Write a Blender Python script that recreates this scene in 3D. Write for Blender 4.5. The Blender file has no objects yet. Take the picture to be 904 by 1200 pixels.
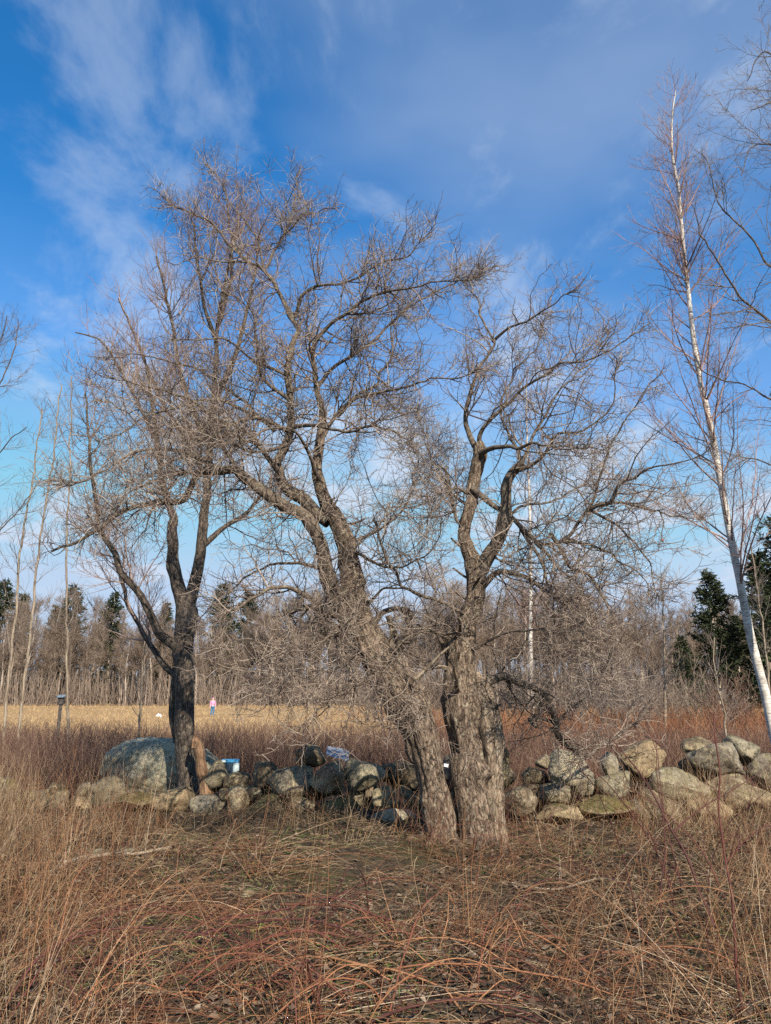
import bpy, bmesh, math, random
import numpy as np
from mathutils import Vector, Matrix

# ------------------------------------------------------------------ camera, sky, sun, exposure
scene = bpy.context.scene
COL = scene.collection
F, W0, H0 = 900.0, 904.0, 1200.0            # focal length in photo pixels, photo size
PITCH = math.radians(13.43)
CAMZ = 1.6
cam = bpy.data.cameras.new('camera')
cam.sensor_fit = 'VERTICAL'; cam.sensor_height = 24.0; cam.lens = 24.0 * F / H0
cam.clip_start = 0.05; cam.clip_end = 3000
camo = bpy.data.objects.new('camera', cam); COL.objects.link(camo)
camo.location = (0, 0, CAMZ); camo.rotation_euler = (math.pi / 2 + PITCH, 0, 0)
scene.camera = camo

SUN_EL = math.radians(35.0)
SUN_AZ = math.radians(24.0)                 # to the right of straight behind the camera
to_sun = Vector((math.sin(SUN_AZ) * math.cos(SUN_EL), -math.cos(SUN_AZ) * math.cos(SUN_EL), math.sin(SUN_EL)))
sl = bpy.data.lights.new('sun', 'SUN'); sl.energy = 5.0; sl.angle = math.radians(0.5); sl.color = (1.0, 0.90, 0.75)
so = bpy.data.objects.new('sun', sl); COL.objects.link(so)
so.rotation_euler = to_sun.to_track_quat('Z', 'Y').to_euler()

world = bpy.data.worlds.new('World'); scene.world = world; world.use_nodes = True
wn, wl = world.node_tree.nodes, world.node_tree.links
wn.clear()
def N(t, **kw):
    n = wn.new(t)
    for k, v in kw.items(): setattr(n, k, v)
    return n
w_out = N('ShaderNodeOutputWorld'); w_bg = N('ShaderNodeBackground')
w_bg.inputs['Strength'].default_value = 0.0915
sky = N('ShaderNodeTexSky'); sky.sky_type = 'NISHITA'; sky.sun_disc = False
sky.sun_elevation = SUN_EL; sky.sun_rotation = math.atan2(to_sun.x, to_sun.y)
sky.air_density = 1.0; sky.dust_density = 0.2; sky.ozone_density = 4.0; sky.altitude = 200
hsv = N('ShaderNodeHueSaturation'); hsv.inputs['Saturation'].default_value = 1.3; hsv.inputs['Value'].default_value = 1.42
hsv.inputs['Hue'].default_value = 0.499
wl.new(sky.outputs[0], hsv.inputs['Color'])
tc = N('ShaderNodeTexCoord'); sep = N('ShaderNodeSeparateXYZ'); wl.new(tc.outputs['Generated'], sep.inputs[0])
def M2(op, a, b=None, c=None):
    n = N('ShaderNodeMath', operation=op)
    for i, v in enumerate((a, b, c)):
        if v is None: continue
        if isinstance(v, (int, float)): n.inputs[i].default_value = v
        else: wl.new(v, n.inputs[i])
    return n.outputs[0]
zz = M2('ABSOLUTE', sep.outputs['Z']); zz = M2('ADD', zz, 0.16)
u = M2('DIVIDE', sep.outputs['X'], zz); v = M2('DIVIDE', sep.outputs['Y'], zz)
comb = N('ShaderNodeCombineXYZ'); wl.new(u, comb.inputs[0]); wl.new(v, comb.inputs[1])
def cloud(rot, scale, off, nscale, detail, rough, dist, lo, hi):
    mp = N('ShaderNodeMapping'); mp.inputs['Rotation'].default_value = (0, 0, rot); mp.inputs['Scale'].default_value = scale
    mp.inputs['Location'].default_value = off
    wl.new(comb.outputs[0], mp.inputs[0])
    nz = N('ShaderNodeTexNoise'); nz.inputs['Scale'].default_value = nscale; nz.inputs['Detail'].default_value = detail
    nz.inputs['Roughness'].default_value = rough; nz.inputs['Distortion'].default_value = dist
    wl.new(mp.outputs[0], nz.inputs['Vector'])
    r = N('ShaderNodeMapRange'); r.interpolation_type = 'SMOOTHSTEP'
    r.inputs['From Min'].default_value = lo; r.inputs['From Max'].default_value = hi
    wl.new(nz.outputs['Fac'], r.inputs['Value'])
    return r.outputs[0]
c_big = cloud(0.5, (0.9, 1.2, 1), (12.458, 14.836, 0), 0.8, 5, 0.5, 0.1, 0.46, 0.72)
c_fine = cloud(0.75, (1.7, 1.2, 1), (17.56, 2.7, 5), 1.9, 9, 0.6, 0.3, 0.49, 0.68)
low = N('ShaderNodeMapRange'); low.inputs['From Min'].default_value = 0.55; low.inputs['From Max'].default_value = 0.0
wl.new(sep.outputs['Z'], low.inputs['Value'])
f1 = M2('MULTIPLY', c_big, 0.34)
fine_amt = M2('MULTIPLY_ADD', low.outputs[0], 0.80, 0.32)
f2 = M2('MULTIPLY', c_fine, fine_amt)
haze_f = M2('MULTIPLY', low.outputs[0], 0.46)
fac = M2('ADD', f1, f2); fac = M2('ADD', fac, haze_f); fac = M2('MINIMUM', fac, 0.9)
wmix = N('ShaderNodeMixRGB'); wmix.inputs['Color2'].default_value = (4.3, 5.0, 6.1, 1)
wcap = N('ShaderNodeMixRGB', blend_type='DARKEN'); wcap.inputs['Fac'].default_value = 1.0; wcap.inputs['Color2'].default_value = (2.9, 4.2, 5.9, 1)
wl.new(hsv.outputs[0], wcap.inputs['Color1'])
wl.new(fac, wmix.inputs['Fac']); wl.new(wcap.outputs[0], wmix.inputs['Color1'])
wl.new(wmix.outputs[0], w_bg.inputs['Color']); wl.new(w_bg.outputs[0], w_out.inputs['Surface'])

vs = scene.view_settings
vs.view_transform = 'Standard'; vs.look = 'None'; vs.exposure = 0.7; vs.gamma = 1.0; vs.use_curve_mapping = False
scene.cycles.use_denoising = False; scene.cycles.sample_clamp_indirect = 2.0
scene.cycles.max_bounces = 6; scene.cycles.diffuse_bounces = 3; scene.cycles.transparent_max_bounces = 4

rng = np.random.default_rng(11)
random.seed(5)

# ------------------------------------------------------------------ helpers
CP, SP = math.cos(PITCH), math.sin(PITCH)
def ray(px, py):
    a, b = (px - W0 / 2) / F, (H0 / 2 - py) / F
    return a, CP - SP * b, SP + CP * b
def at(px, py, Y):
    a, fy, z = ray(px, py); s = Y / fy
    return np.array((a * s, Y, CAMZ + z * s))
def pix(Y, py=800):                          # metres per photo pixel at depth Y
    return Y / ray(452, py)[1] / F

def hash3(i, seed):
    i = i.astype(np.int64)
    h = (i[..., 0] * 374761393 + i[..., 1] * 668265263 + i[..., 2] * 2147483647 + seed * 144665) & 0xffffffff
    h = ((h ^ (h >> 13)) * 1274126177) & 0xffffffff
    h = ((h ^ (h >> 16)) * 2246822519) & 0xffffffff
    return ((h ^ (h >> 15)) & 0xffff) / 65535.0
def vnoise(p, seed=0):                       # smooth value noise, -1..1
    p = np.asarray(p, float); i = np.floor(p); f = p - i; f = f * f * (3 - 2 * f)
    r = 0
    for dx in (0, 1):
        for dy in (0, 1):
            for dz in (0, 1):
                w = (f[..., 0] if dx else 1 - f[..., 0]) * (f[..., 1] if dy else 1 - f[..., 1]) * (f[..., 2] if dz else 1 - f[..., 2])
                r = r + w * hash3(i + np.array((dx, dy, dz)), seed)
    return r * 2 - 1
def fbm(p, seed=0, oct=3):
    r, a = 0, 1.0
    for k in range(oct):
        r = r + a * vnoise(np.asarray(p) * 2 ** k, seed + k); a *= 0.5
    return r

def h_ground(x, y):
    x = np.asarray(x, float); y = np.asarray(y, float)
    p = np.stack([x, y, np.zeros_like(x)], -1)
    near = np.clip((45 - y) / 20, 0, 1)
    z = 0.10 * vnoise(p * 0.75, 3) * near + 0.035 * vnoise(p * 1.9, 8) * np.clip((14 - y) / 5, 0, 1) + 0.025 * vnoise(p * 2.3, 4) * np.clip((25 - y) / 10, 0, 1)
    t = np.clip((y - 18) / 55, 0, 1); z = z - 0.32 * t * t * (3 - 2 * t)
    t = np.clip((y - 75) / 45, 0, 1); z = z + 0.75 * t * t * (3 - 2 * t)
    t = np.clip((y - 120) / 300, 0, 1); z = z + 3.0 * t * t
    b = np.exp(-((y - 11.4) / 0.9) ** 2) * 0.06
    return z + b

def link_mesh(name, verts, faces, mat, parent=None, smooth=True, attrs=None):
    """verts (n,3), faces (m,k) -> ONE mesh object"""
    me = bpy.data.meshes.new(name)
    verts = np.ascontiguousarray(verts, dtype=np.float32).reshape(-1, 3); faces = np.ascontiguousarray(faces, dtype=np.int32)
    m, k = faces.shape
    me.vertices.add(len(verts)); me.vertices.foreach_set('co', verts.ravel())
    me.loops.add(m * k); me.loops.foreach_set('vertex_index', faces.ravel())
    me.polygons.add(m); me.polygons.foreach_set('loop_start', np.arange(0, m * k, k, dtype=np.int32))
    me.polygons.foreach_set('use_smooth', np.full(m, smooth))
    for an, (typ, data) in (attrs or {}).items():
        a = me.attributes.new(an, typ, 'POINT')
        a.data.foreach_set('vector' if typ == 'FLOAT_VECTOR' else 'value', np.ascontiguousarray(data, dtype=np.float32).ravel())
    me.update(calc_edges=True)
    me.materials.append(mat)
    o = bpy.data.objects.new(name, me); COL.objects.link(o)
    if parent is not None: o.parent = parent
    return o
def empty(name, loc=(0, 0, 0)):
    o = bpy.data.objects.new(name, None); COL.objects.link(o); o.location = loc; o.empty_display_size = 0.2
    return o
def tag(o, label=None, cat=None, group=None, kind=None):
    if label: o['label'] = label
    if cat: o['category'] = cat
    if group: o['group'] = group
    if kind: o['kind'] = kind
    return o
def to_local(o, root):
    """keep world geometry while parenting: parts are built in world space, root at its base"""
    o.parent = root; o.matrix_parent_inverse = Matrix.Translation(-Vector(root.location))

def tubes(P, R, K, tint=None, gnarl=0.0, seed=0):
    """P (N,S+1,3), R (N,S+1) -> verts, quads, attributes"""
    Nn, S1, _ = P.shape
    T = np.empty_like(P); T[:, 1:-1] = P[:, 2:] - P[:, :-2]; T[:, 0] = P[:, 1] - P[:, 0]; T[:, -1] = P[:, -1] - P[:, -2]
    T /= np.linalg.norm(T, axis=2, keepdims=True) + 1e-9
    mean = P[:, -1] - P[:, 0]; mean /= np.linalg.norm(mean, axis=1, keepdims=True) + 1e-9
    ref = np.zeros((Nn, 3)); ref[np.arange(Nn), np.argmin(np.abs(mean), axis=1)] = 1
    ref = np.repeat(ref[:, None, :], S1, 1)
    U = np.cross(T, ref); U /= np.linalg.norm(U, axis=2, keepdims=True) + 1e-9
    V = np.cross(T, U)
    a = np.arange(K) * 2 * np.pi / K
    ca, sa = np.cos(a), np.sin(a)
    D = U[:, :, None, :] * ca[None, None, :, None] + V[:, :, None, :] * sa[None, None, :, None]
    L = np.concatenate([np.zeros((Nn, 1)), np.cumsum(np.linalg.norm(np.diff(P, axis=1), axis=2), 1)], 1)
    RR = np.repeat(R[:, :, None], K, 2)
    bk = np.stack([ca * RR, sa * RR, np.repeat(L[:, :, None], K, 2)], -1)
    if gnarl:
        big = vnoise(np.stack([ca * 1.3 + 0 * RR, sa * 1.3 + 0 * RR, L[:, :, None] * 2.2 + 0 * RR], -1), seed)
        rid = vnoise(np.stack([ca * 4.5 + 0 * RR, sa * 4.5 + 0 * RR, L[:, :, None] * 2.5 + 0 * RR], -1), seed + 5)
        fin = vnoise(np.stack([ca * 11 + 0 * RR, sa * 11 + 0 * RR, L[:, :, None] * 12 + 0 * RR], -1), seed + 9)
        fur = 1 - 2.6 * np.abs(vnoise(np.stack([ca * 5.5 + 0 * RR, sa * 5.5 + 0 * RR, L[:, :, None] * 1.7 + 0 * RR], -1), seed + 13))
        RR = RR * (1 + gnarl * (0.9 * big + 0.45 * rid + 0.3 * fin - (0.42 * np.maximum(fur, 0) if K > 30 else 0)))
    if gnarl and K > 20:
        rb = np.random.default_rng(seed); tot_ = L[0, -1]
        for _ in range(int(4 + tot_ * 2.2)):
            ta, tl, sz = rb.uniform(0, 2 * np.pi), rb.uniform(0.05, 0.75) * tot_, rb.uniform(0.05, 0.13)
            da = np.angle(np.exp(1j * (a - ta)))[None, None, :] * RR
            RR = RR * (1 + rb.uniform(0.10, 0.34) * np.exp(-(da ** 2 + (L[:, :, None] - tl) ** 2) / (sz * sz)))
    Vt = P[:, :, None, :] + D * RR[..., None]
    base = (np.arange(Nn) * S1 * K)[:, None, None] + (np.arange(S1 - 1) * K)[None, :, None]
    k = np.arange(K)[None, None, :]; k2 = (k + 1) % K
    q = np.stack([base + k, base + k2, base + K + k2, base + K + k], -1).reshape(-1, 4)
    if tint is None: tint = rng.random(Nn)
    at_ = {'tint': ('FLOAT', np.repeat(tint, S1 * K)), 'bk': ('FLOAT_VECTOR', bk.reshape(-1, 3))}
    return Vt.reshape(-1, 3), q, at_
def join(parts):
    vs_, fs_, at_, off = [], [], {}, 0
    for v_, f_, a_ in parts:
        vs_.append(v_); fs_.append(f_ + off); off += len(v_)
        for k_, (t_, d_) in a_.items(): at_.setdefault(k_, (t_, []))[1].append(d_)
    return np.concatenate(vs_), np.concatenate(fs_), {k_: (t_, np.concatenate(d_)) for k_, (t_, d_) in at_.items()}
def ribbons(P, Wd, tint=None, twist=None):
    Nn, S1, _ = P.shape
    mean = P[:, -1] - P[:, 0]; mean /= np.linalg.norm(mean, axis=1, keepdims=True) + 1e-9
    rv = rng.normal(size=(Nn, 3)); U = np.cross(mean, rv); U /= np.linalg.norm(U, axis=1, keepdims=True) + 1e-9
    o = U[:, None, :] * Wd[:, :, None] * 0.5
    Vt = np.stack([P - o, P + o], 2)
    base = (np.arange(Nn) * S1 * 2)[:, None] + (np.arange(S1 - 1) * 2)[None, :]
    q = np.stack([base, base + 1, base + 3, base + 2], -1).reshape(-1, 4)
    if tint is None: tint = rng.random(Nn)
    return Vt.reshape(-1, 3), q, {'tint': ('FLOAT', np.repeat(tint, S1 * 2))}

def smooth_path(pts, n):
    """Catmull-Rom through pts (m,d), n samples spaced evenly by the knots' chord length"""
    pts = np.asarray(pts, float); m = len(pts)
    if m == 2: return pts[0] + (pts[1] - pts[0]) * np.linspace(0, 1, n)[:, None]
    ext = np.vstack([2 * pts[0] - pts[1], pts, 2 * pts[-1] - pts[-2]])
    c = np.concatenate([[0], np.cumsum(np.linalg.norm(np.diff(pts[:, :3], axis=0), axis=1))])
    s = np.linspace(0, c[-1], n); i = np.clip(np.searchsorted(c, s, side='right') - 1, 0, m - 2)
    t = ((s - c[i]) / (c[i + 1] - c[i] + 1e-9))[:, None]
    p0, p1, p2, p3 = ext[i], ext[i + 1], ext[i + 2], ext[i + 3]
    return 0.5 * (2 * p1 + (p2 - p0) * t + (2 * p0 - 5 * p1 + 4 * p2 - p3) * t ** 2 + (3 * p1 - p0 - 3 * p2 + p3) * t ** 3)

def limb_path(px_pts, D, w0, w1, dy0=0.0, dy1=0.0, n=None, power=1.0, wob=0.0):
    """photo polyline at depth D+dy -> world path and radii; a point may be (x, y) or (x, y, width)"""
    m = len(px_pts); P, R = [], []
    cl = np.concatenate([[0], np.cumsum([math.dist(px_pts[i][:2], px_pts[i + 1][:2]) for i in range(m - 1)])]); cl /= cl[-1]
    for p, t in zip(px_pts, cl):
        Y = D + dy0 + (dy1 - dy0) * t
        w = p[2] if len(p) > 2 else w0 + (w1 - w0) * t ** (0.62 * power)
        P.append(at(p[0], p[1], Y)); R.append(w * 0.5 * pix(Y, p[1]))
    A = np.column_stack([np.array(P), np.array(R)])
    ln = np.linalg.norm(np.diff(A[:, :3], axis=0), axis=1).sum()
    n = n or max(6, int(ln / 0.05))
    S = smooth_path(A, n); S[:, 3] = np.maximum(S[:, 3], 0.002)
    if wob: S[:, :3] += wob * np.stack([vnoise(S[:, :3] * 3.1 + 7 * k, 20 + k) + 0.45 * vnoise(S[:, :3] * 8.3 + 5 * k, 40 + k) for k in range(3)], -1) * np.linspace(0.2, 1, n)[:, None]
    return S[:, :3], S[:, 3]

def spawn(src, total, tmin, ln, ang, up, wig, S, ratio, rmax, rtip=0.0012, taper=1.0, out=None, rmin=0.002, t_pow=1.0, bias=None):
    """grow `total` children on the branches in src = (P (N,S,3), R (N,S)); up is the pull to the sky, out an axis point to grow away from"""
    Pp, Rp = src
    Nn, S1, _ = Pp.shape
    seg = np.linalg.norm(np.diff(Pp, axis=1), axis=2).sum(1)
    idx = rng.choice(Nn, total, p=seg / seg.sum())
    t = tmin + (1 - tmin) * rng.random(total) ** t_pow
    f = t * (S1 - 1); i = np.minimum(f.astype(int), S1 - 2); fr = (f - i)[:, None]
    p = Pp[idx, i] * (1 - fr) + Pp[idx, i + 1] * fr
    d = Pp[idx, i + 1] - Pp[idx, i]; d /= np.linalg.norm(d, axis=1, keepdims=True) + 1e-9
    r = Rp[idx, i] * (1 - fr[:, 0]) + Rp[idx, i + 1] * fr[:, 0]
    q = rng.normal(size=(total, 3))
    if bias is not None: q = q + np.asarray(bias)
    q -= (q * d).sum(1, keepdims=True) * d; q /= np.linalg.norm(q, axis=1, keepdims=True) + 1e-9
    th = np.radians(rng.uniform(ang[0], ang[1], total))[:, None]
    dr = d * np.cos(th) + q * np.sin(th)
    if out is not None:
        o_ = p - np.asarray(out); o_[:, 2] *= 0.3; o_ /= np.linalg.norm(o_, axis=1, keepdims=True) + 1e-9
        dr = dr + 0.22 * o_; dr /= np.linalg.norm(dr, axis=1, keepdims=True)
    l = rng.uniform(ln[0], ln[1], total) * (0.38 + 0.8 * (1 - t))
    rr = np.clip(r * ratio * rng.uniform(0.7, 1.1, total), rmin, rmax)
    C = np.empty((total, S + 1, 3)); C[:, 0] = p
    st = (l / S)[:, None]
    drift = rng.normal(size=(total, 3)) * wig * 0.5
    upv = np.array((0, 0, 1.0))
    uu = up if np.ndim(up) else np.full(total, up)
    uu = (uu * rng.uniform(0.3, 1.7, total))[:, None]
    for k in range(S):
        dr = dr + rng.normal(size=(total, 3)) * wig + drift / S + upv * uu / S
        dr /= np.linalg.norm(dr, axis=1, keepdims=True) + 1e-9
        C[:, k + 1] = C[:, k] + dr * st
    tt = np.linspace(0, 1, S + 1)[None, :] ** taper
    R = rr[:, None] * (1 - tt) + rtip * tt
    return C, R
def stack_paths(paths, n):
    P = np.stack([smooth_path(p, n) for p, r in paths]); R = np.stack([smooth_path(np.column_stack([r, r, r]), n)[:, 0] for p, r in paths])
    return P, np.maximum(R, 0.002)

# ------------------------------------------------------------------ materials
def mat(name, rough=0.9):
    m = bpy.data.materials.new(name); m.use_nodes = True
    nt = m.node_tree; b = nt.nodes['Principled BSDF']; b.inputs['Roughness'].default_value = rough
    b.inputs['Specular IOR Level'].default_value = 0.25
    return m, nt, b
def ramp(nt, stops, interp='LINEAR'):
    r = nt.nodes.new('ShaderNodeValToRGB'); e = r.color_ramp.elements; r.color_ramp.interpolation = interp
    while len(e) < len(stops): e.new(0.5)
    for el, (p, c) in zip(e, stops): el.position = p; el.color = (*c, 1)
    return r
def noise(nt, vec, scale, detail=4, rough=0.6, dist=0.0):
    n = nt.nodes.new('ShaderNodeTexNoise'); n.inputs['Scale'].default_value = scale; n.inputs['Detail'].default_value = detail
    n.inputs['Roughness'].default_value = rough; n.inputs['Distortion'].default_value = dist
    if vec is not None: nt.links.new(vec, n.inputs['Vector'])
    return n
def attr(nt, name):
    a = nt.nodes.new('ShaderNodeAttribute'); a.attribute_name = name; return a
def mixc(nt, f, a, b, mode='MIX'):
    n = nt.nodes.new('ShaderNodeMixRGB'); n.blend_type = mode
    for s, v_ in ((n.inputs[0], f), (n.inputs[1], a), (n.inputs[2], b)):
        if isinstance(v_, (int, float)): s.default_value = v_
        elif isinstance(v_, tuple): s.default_value = (*v_, 1)
        else: nt.links.new(v_, s)
    return n.outputs[0]
def bump(nt, b, h, strength, dist):
    n = nt.nodes.new('ShaderNodeBump'); n.inputs['Strength'].default_value = strength; n.inputs['Distance'].default_value = dist
    nt.links.new(h, n.inputs['Height']); nt.links.new(n.outputs[0], b.inputs['Normal'])
def scaled(nt, vec, s):
    m = nt.nodes.new('ShaderNodeMapping'); m.inputs['Scale'].default_value = s; nt.links.new(vec, m.inputs[0]); return m.outputs[0]

def stem_mat(name, stops, rough=0.85, fleck=0.25):
    """thin stems: colour chosen per stem by its tint, with a little mottling"""
    m, nt, b = mat(name, rough)
    r = ramp(nt, stops); nt.links.new(attr(nt, 'tint').outputs['Fac'], r.inputs[0])
    g = nt.nodes.new('ShaderNodeNewGeometry'); n = noise(nt, g.outputs['Position'], 14, 3)
    r2 = ramp(nt, [(0.3, (0.6,) * 3), (0.7, (1.25,) * 3)]); nt.links.new(n.outputs['Fac'], r2.inputs[0])
    c = mixc(nt, fleck * 2, r.outputs[0], r2.outputs[0], 'MULTIPLY')
    nt.links.new(c, b.inputs['Base Color'])
    return m
def bark_mat(name, dark, mid, light, lichen, lich_amt=0.5, stretch=0.22, scale=42, strength=0.9, dist=0.012):
    m, nt, b = mat(name, 0.95)
    bk = attr(nt, 'bk').outputs['Vector']
    v1 = scaled(nt, bk, (1, 1, stretch))
    n1 = noise(nt, v1, scale, 6, 0.65, 0.6)
    vo = nt.nodes.new('ShaderNodeTexVoronoi'); vo.feature = 'DISTANCE_TO_EDGE'; vo.inputs['Scale'].default_value = scale * 0.75
    nd = noise(nt, v1, scale * 0.5, 3, 0.6); 
    vv = mixc(nt, 0.06, v1, nd.outputs['Color'], 'ADD'); nt.links.new(vv, vo.inputs['Vector'])
    n2 = noise(nt, bk, 3.2, 4, 0.6)
    n3 = noise(nt, bk, 16, 5, 0.7)
    r1 = ramp(nt, [(0.30, dark), (0.48, mid), (0.72, light)]); nt.links.new(n1.outputs['Fac'], r1.inputs[0])
    r2 = ramp(nt, [(0.35, (0.72,) * 3), (0.7, (1.2,) * 3)]); nt.links.new(n2.outputs['Fac'], r2.inputs[0])
    c = mixc(nt, 0.8, r1.outputs[0], r2.outputs[0], 'MULTIPLY')
    cr = ramp(nt, [(0.0, (0.3,) * 3), (0.07, (1, 1, 1))]); nt.links.new(vo.outputs['Distance'], cr.inputs[0])
    c = mixc(nt, 0.85, c, cr.outputs[0], 'MULTIPLY')
    rl = ramp(nt, [(0.56, (0, 0, 0)), (0.66, (lich_amt,) * 3)]); nt.links.new(n3.outputs['Fac'], rl.inputs[0])
    c = mixc(nt, rl.outputs[0], c, lichen)
    nt.links.new(c, b.inputs['Base Color'])
    hh = mixc(nt, 0.5, n1.outputs['Fac'], cr.outputs[0], 'MIX')
    bump(nt, b, hh, strength, dist)
    return m

M = {}
M['apple_bark'] = bark_mat('apple_bark', (0.02, 0.014, 0.010), (0.145, 0.105, 0.077), (0.37, 0.29, 0.215), (0.38, 0.355, 0.27), 0.5, stretch=0.30, scale=38, strength=1.0, dist=0.03)
M['apple_limb'] = bark_mat('apple_limb', (0.035, 0.027, 0.022), (0.12, 0.094, 0.073), (0.27, 0.215, 0.165), (0.34, 0.32, 0.23), 0.5, stretch=0.5, scale=60, strength=0.7, dist=0.006)  # darker than the trunk bark: shade on the upper limbs put into the colour
M['cherry_bark'] = bark_mat('cherry_bark', (0.022, 0.018, 0.015), (0.085, 0.066, 0.052), (0.25, 0.20, 0.155), (0.34, 0.30, 0.22), 0.5)
M['dead_wood'] = bark_mat('dead_wood', (0.09, 0.05, 0.026), (0.22, 0.13, 0.075), (0.36, 0.24, 0.15), (0.35, 0.33, 0.28), 0.2, stretch=0.05, scale=30)
M['grey_wood'] = bark_mat('grey_wood', (0.07, 0.05, 0.036), (0.25, 0.195, 0.14), (0.43, 0.355, 0.27), (0.35, 0.36, 0.3), 0.4, stretch=0.06, scale=26)
M['dead_bark'] = bark_mat('dead_bark', (0.05, 0.034, 0.023), (0.23, 0.168, 0.118), (0.42, 0.34, 0.25), (0.42, 0.40, 0.31), 0.5, stretch=0.22, scale=40, strength=1.0, dist=0.02)
M['apple_twig'] = stem_mat('apple_twig', [(0, (0.055, 0.04, 0.033)), (0.3, (0.14, 0.104, 0.085)), (0.65, (0.275, 0.213, 0.174)), (1, (0.45, 0.38, 0.30))])
M['cherry_twig'] = stem_mat('cherry_twig', [(0, (0.13, 0.085, 0.07)), (0.5, (0.26, 0.175, 0.145)), (1, (0.40, 0.29, 0.24))])
M['birch_twig'] = stem_mat('birch_twig', [(0, (0.15, 0.09, 0.08)), (0.5, (0.28, 0.175, 0.15)), (1, (0.42, 0.29, 0.25))])
M['grey_twig'] = stem_mat('grey_twig', [(0, (0.09, 0.074, 0.064)), (0.5, (0.18, 0.145, 0.122)), (1, (0.30, 0.25, 0.21))])
M['far_trunk'] = stem_mat('far_trunk', [(0, (0.14, 0.11, 0.085)), (0.5, (0.27, 0.22, 0.175)), (1, (0.44, 0.38, 0.31))])
M['far_twig'] = stem_mat('far_twig', [(0, (0.13, 0.098, 0.077)), (0.5, (0.22, 0.165, 0.128)), (1, (0.33, 0.26, 0.205))])
M['straw'] = stem_mat('straw', [(0, (0.11, 0.066, 0.036)), (0.4, (0.24, 0.152, 0.082)), (0.75, (0.37, 0.25, 0.145)), (1, (0.56, 0.44, 0.31))])
M['rust_stem'] = stem_mat('rust_stem', [(0, (0.065, 0.027, 0.018)), (0.4, (0.15, 0.066, 0.036)), (0.75, (0.27, 0.128, 0.062)), (1, (0.38, 0.22, 0.115))])
M['thatch'] = stem_mat('thatch', [(0, (0.024, 0.016, 0.010)), (0.35, (0.07, 0.048, 0.029)), (0.75, (0.17, 0.118, 0.07)), (1, (0.38, 0.285, 0.18))])
M['bramble'] = stem_mat('bramble', [(0, (0.06, 0.024, 0.022)), (0.4, (0.125, 0.044, 0.034)), (0.7, (0.23, 0.092, 0.046)), (1, (0.34, 0.175, 0.085))], 0.75)
M['brush'] = stem_mat('brush', [(0, (0.07, 0.034, 0.029)), (0.4, (0.13, 0.07, 0.054)), (0.75, (0.21, 0.125, 0.088)), (1, (0.32, 0.225, 0.15))])  # stems coloured darker overall to stand for the shadow behind the wall
M['red_brush'] = stem_mat('red_brush', [(0, (0.14, 0.05, 0.03)), (0.5, (0.26, 0.105, 0.05)), (1, (0.37, 0.195, 0.095))])
M['field_grass'] = stem_mat('field_grass', [(0, (0.29, 0.185, 0.085)), (0.5, (0.41, 0.28, 0.14)), (1, (0.50, 0.37, 0.205))], fleck=0.15)
M['green_blade'] = stem_mat('green_blade', [(0, (0.06, 0.10, 0.02)), (0.5, (0.11, 0.17, 0.04)), (1, (0.22, 0.25, 0.08))])
M['litter'] = stem_mat('litter', [(0, (0.06, 0.038, 0.026)), (0.4, (0.13, 0.085, 0.056)), (0.75, (0.16, 0.108, 0.072)), (1, (0.26, 0.20, 0.142))])
M['needles'] = stem_mat('needles', [(0, (0.018, 0.026, 0.012)), (0.5, (0.034, 0.046, 0.02)), (1, (0.058, 0.07, 0.03))])

def plain(name, col, rough=0.6, metal=0.0, var=0.15, scale=30):
    m, nt, b = mat(name, rough); b.inputs['Metallic'].default_value = metal
    g = nt.nodes.new('ShaderNodeTexCoord'); n = noise(nt, g.outputs['Object'], scale, 4)
    r = ramp(nt, [(0.3, tuple(c * (1 - var) for c in col)), (0.7, tuple(min(1, c * (1 + var)) for c in col))]); nt.links.new(n.outputs['Fac'], r.inputs[0])
    nt.links.new(r.outputs[0], b.inputs['Base Color']); return m
M['skin'] = plain('skin', (0.62, 0.40, 0.30)); M['pink'] = plain('pink_cloth', (0.60, 0.27, 0.42), 0.9); M['denim'] = plain('blue_cloth', (0.06, 0.16, 0.30), 0.9)
M['purple'] = plain('purple_cloth', (0.36, 0.13, 0.36), 0.9); M['shoe'] = plain('dark_shoe', (0.05, 0.05, 0.06))
M['navy_plastic'] = plain('navy_plastic', (0.03, 0.05, 0.08), 0.5); M['blue_plastic'] = plain('blue_plastic', (0.05, 0.24, 0.45), 0.4); M['white_plastic'] = plain('white_plastic', (0.42, 0.50, 0.52), 0.35)
M['foil'] = plain('silver_sheet', (0.33, 0.36, 0.41), 0.3, 0.3); M['paper'] = plain('white_paper', (0.8, 0.8, 0.8)); M['post'] = plain('post_wood', (0.09, 0.075, 0.065), 0.9)
M['box_blue'] = plain('pale_blue_paint', (0.20, 0.25, 0.30)); M['apple_skin'] = plain('apple_skin', (0.24, 0.085, 0.06), 0.7, var=0.4)

# birch bark: white with dark horizontal marks
m_, nt, b = mat('birch_bark', 0.7); bk = attr(nt, 'bk').outputs['Vector']
n1 = noise(nt, scaled(nt, bk, (6, 6, 60)), 1.4, 3, 0.6); r1 = ramp(nt, [(0.34, (0.05, 0.042, 0.035)), (0.42, (0.46, 0.425, 0.375)), (0.62, (0.64, 0.61, 0.56))]); nt.links.new(n1.outputs['Fac'], r1.inputs[0])
n2 = noise(nt, bk, 2.2, 5, 0.65); r2 = ramp(nt, [(0.36, (0.42, 0.37, 0.32)), (0.50, (1, 1, 1))]); nt.links.new(n2.outputs['Fac'], r2.inputs[0])
nt.links.new(mixc(nt, 0.8, r1.outputs[0], r2.outputs[0], 'MULTIPLY'), b.inputs['Base Color']); M['birch_bark'] = m_

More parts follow.
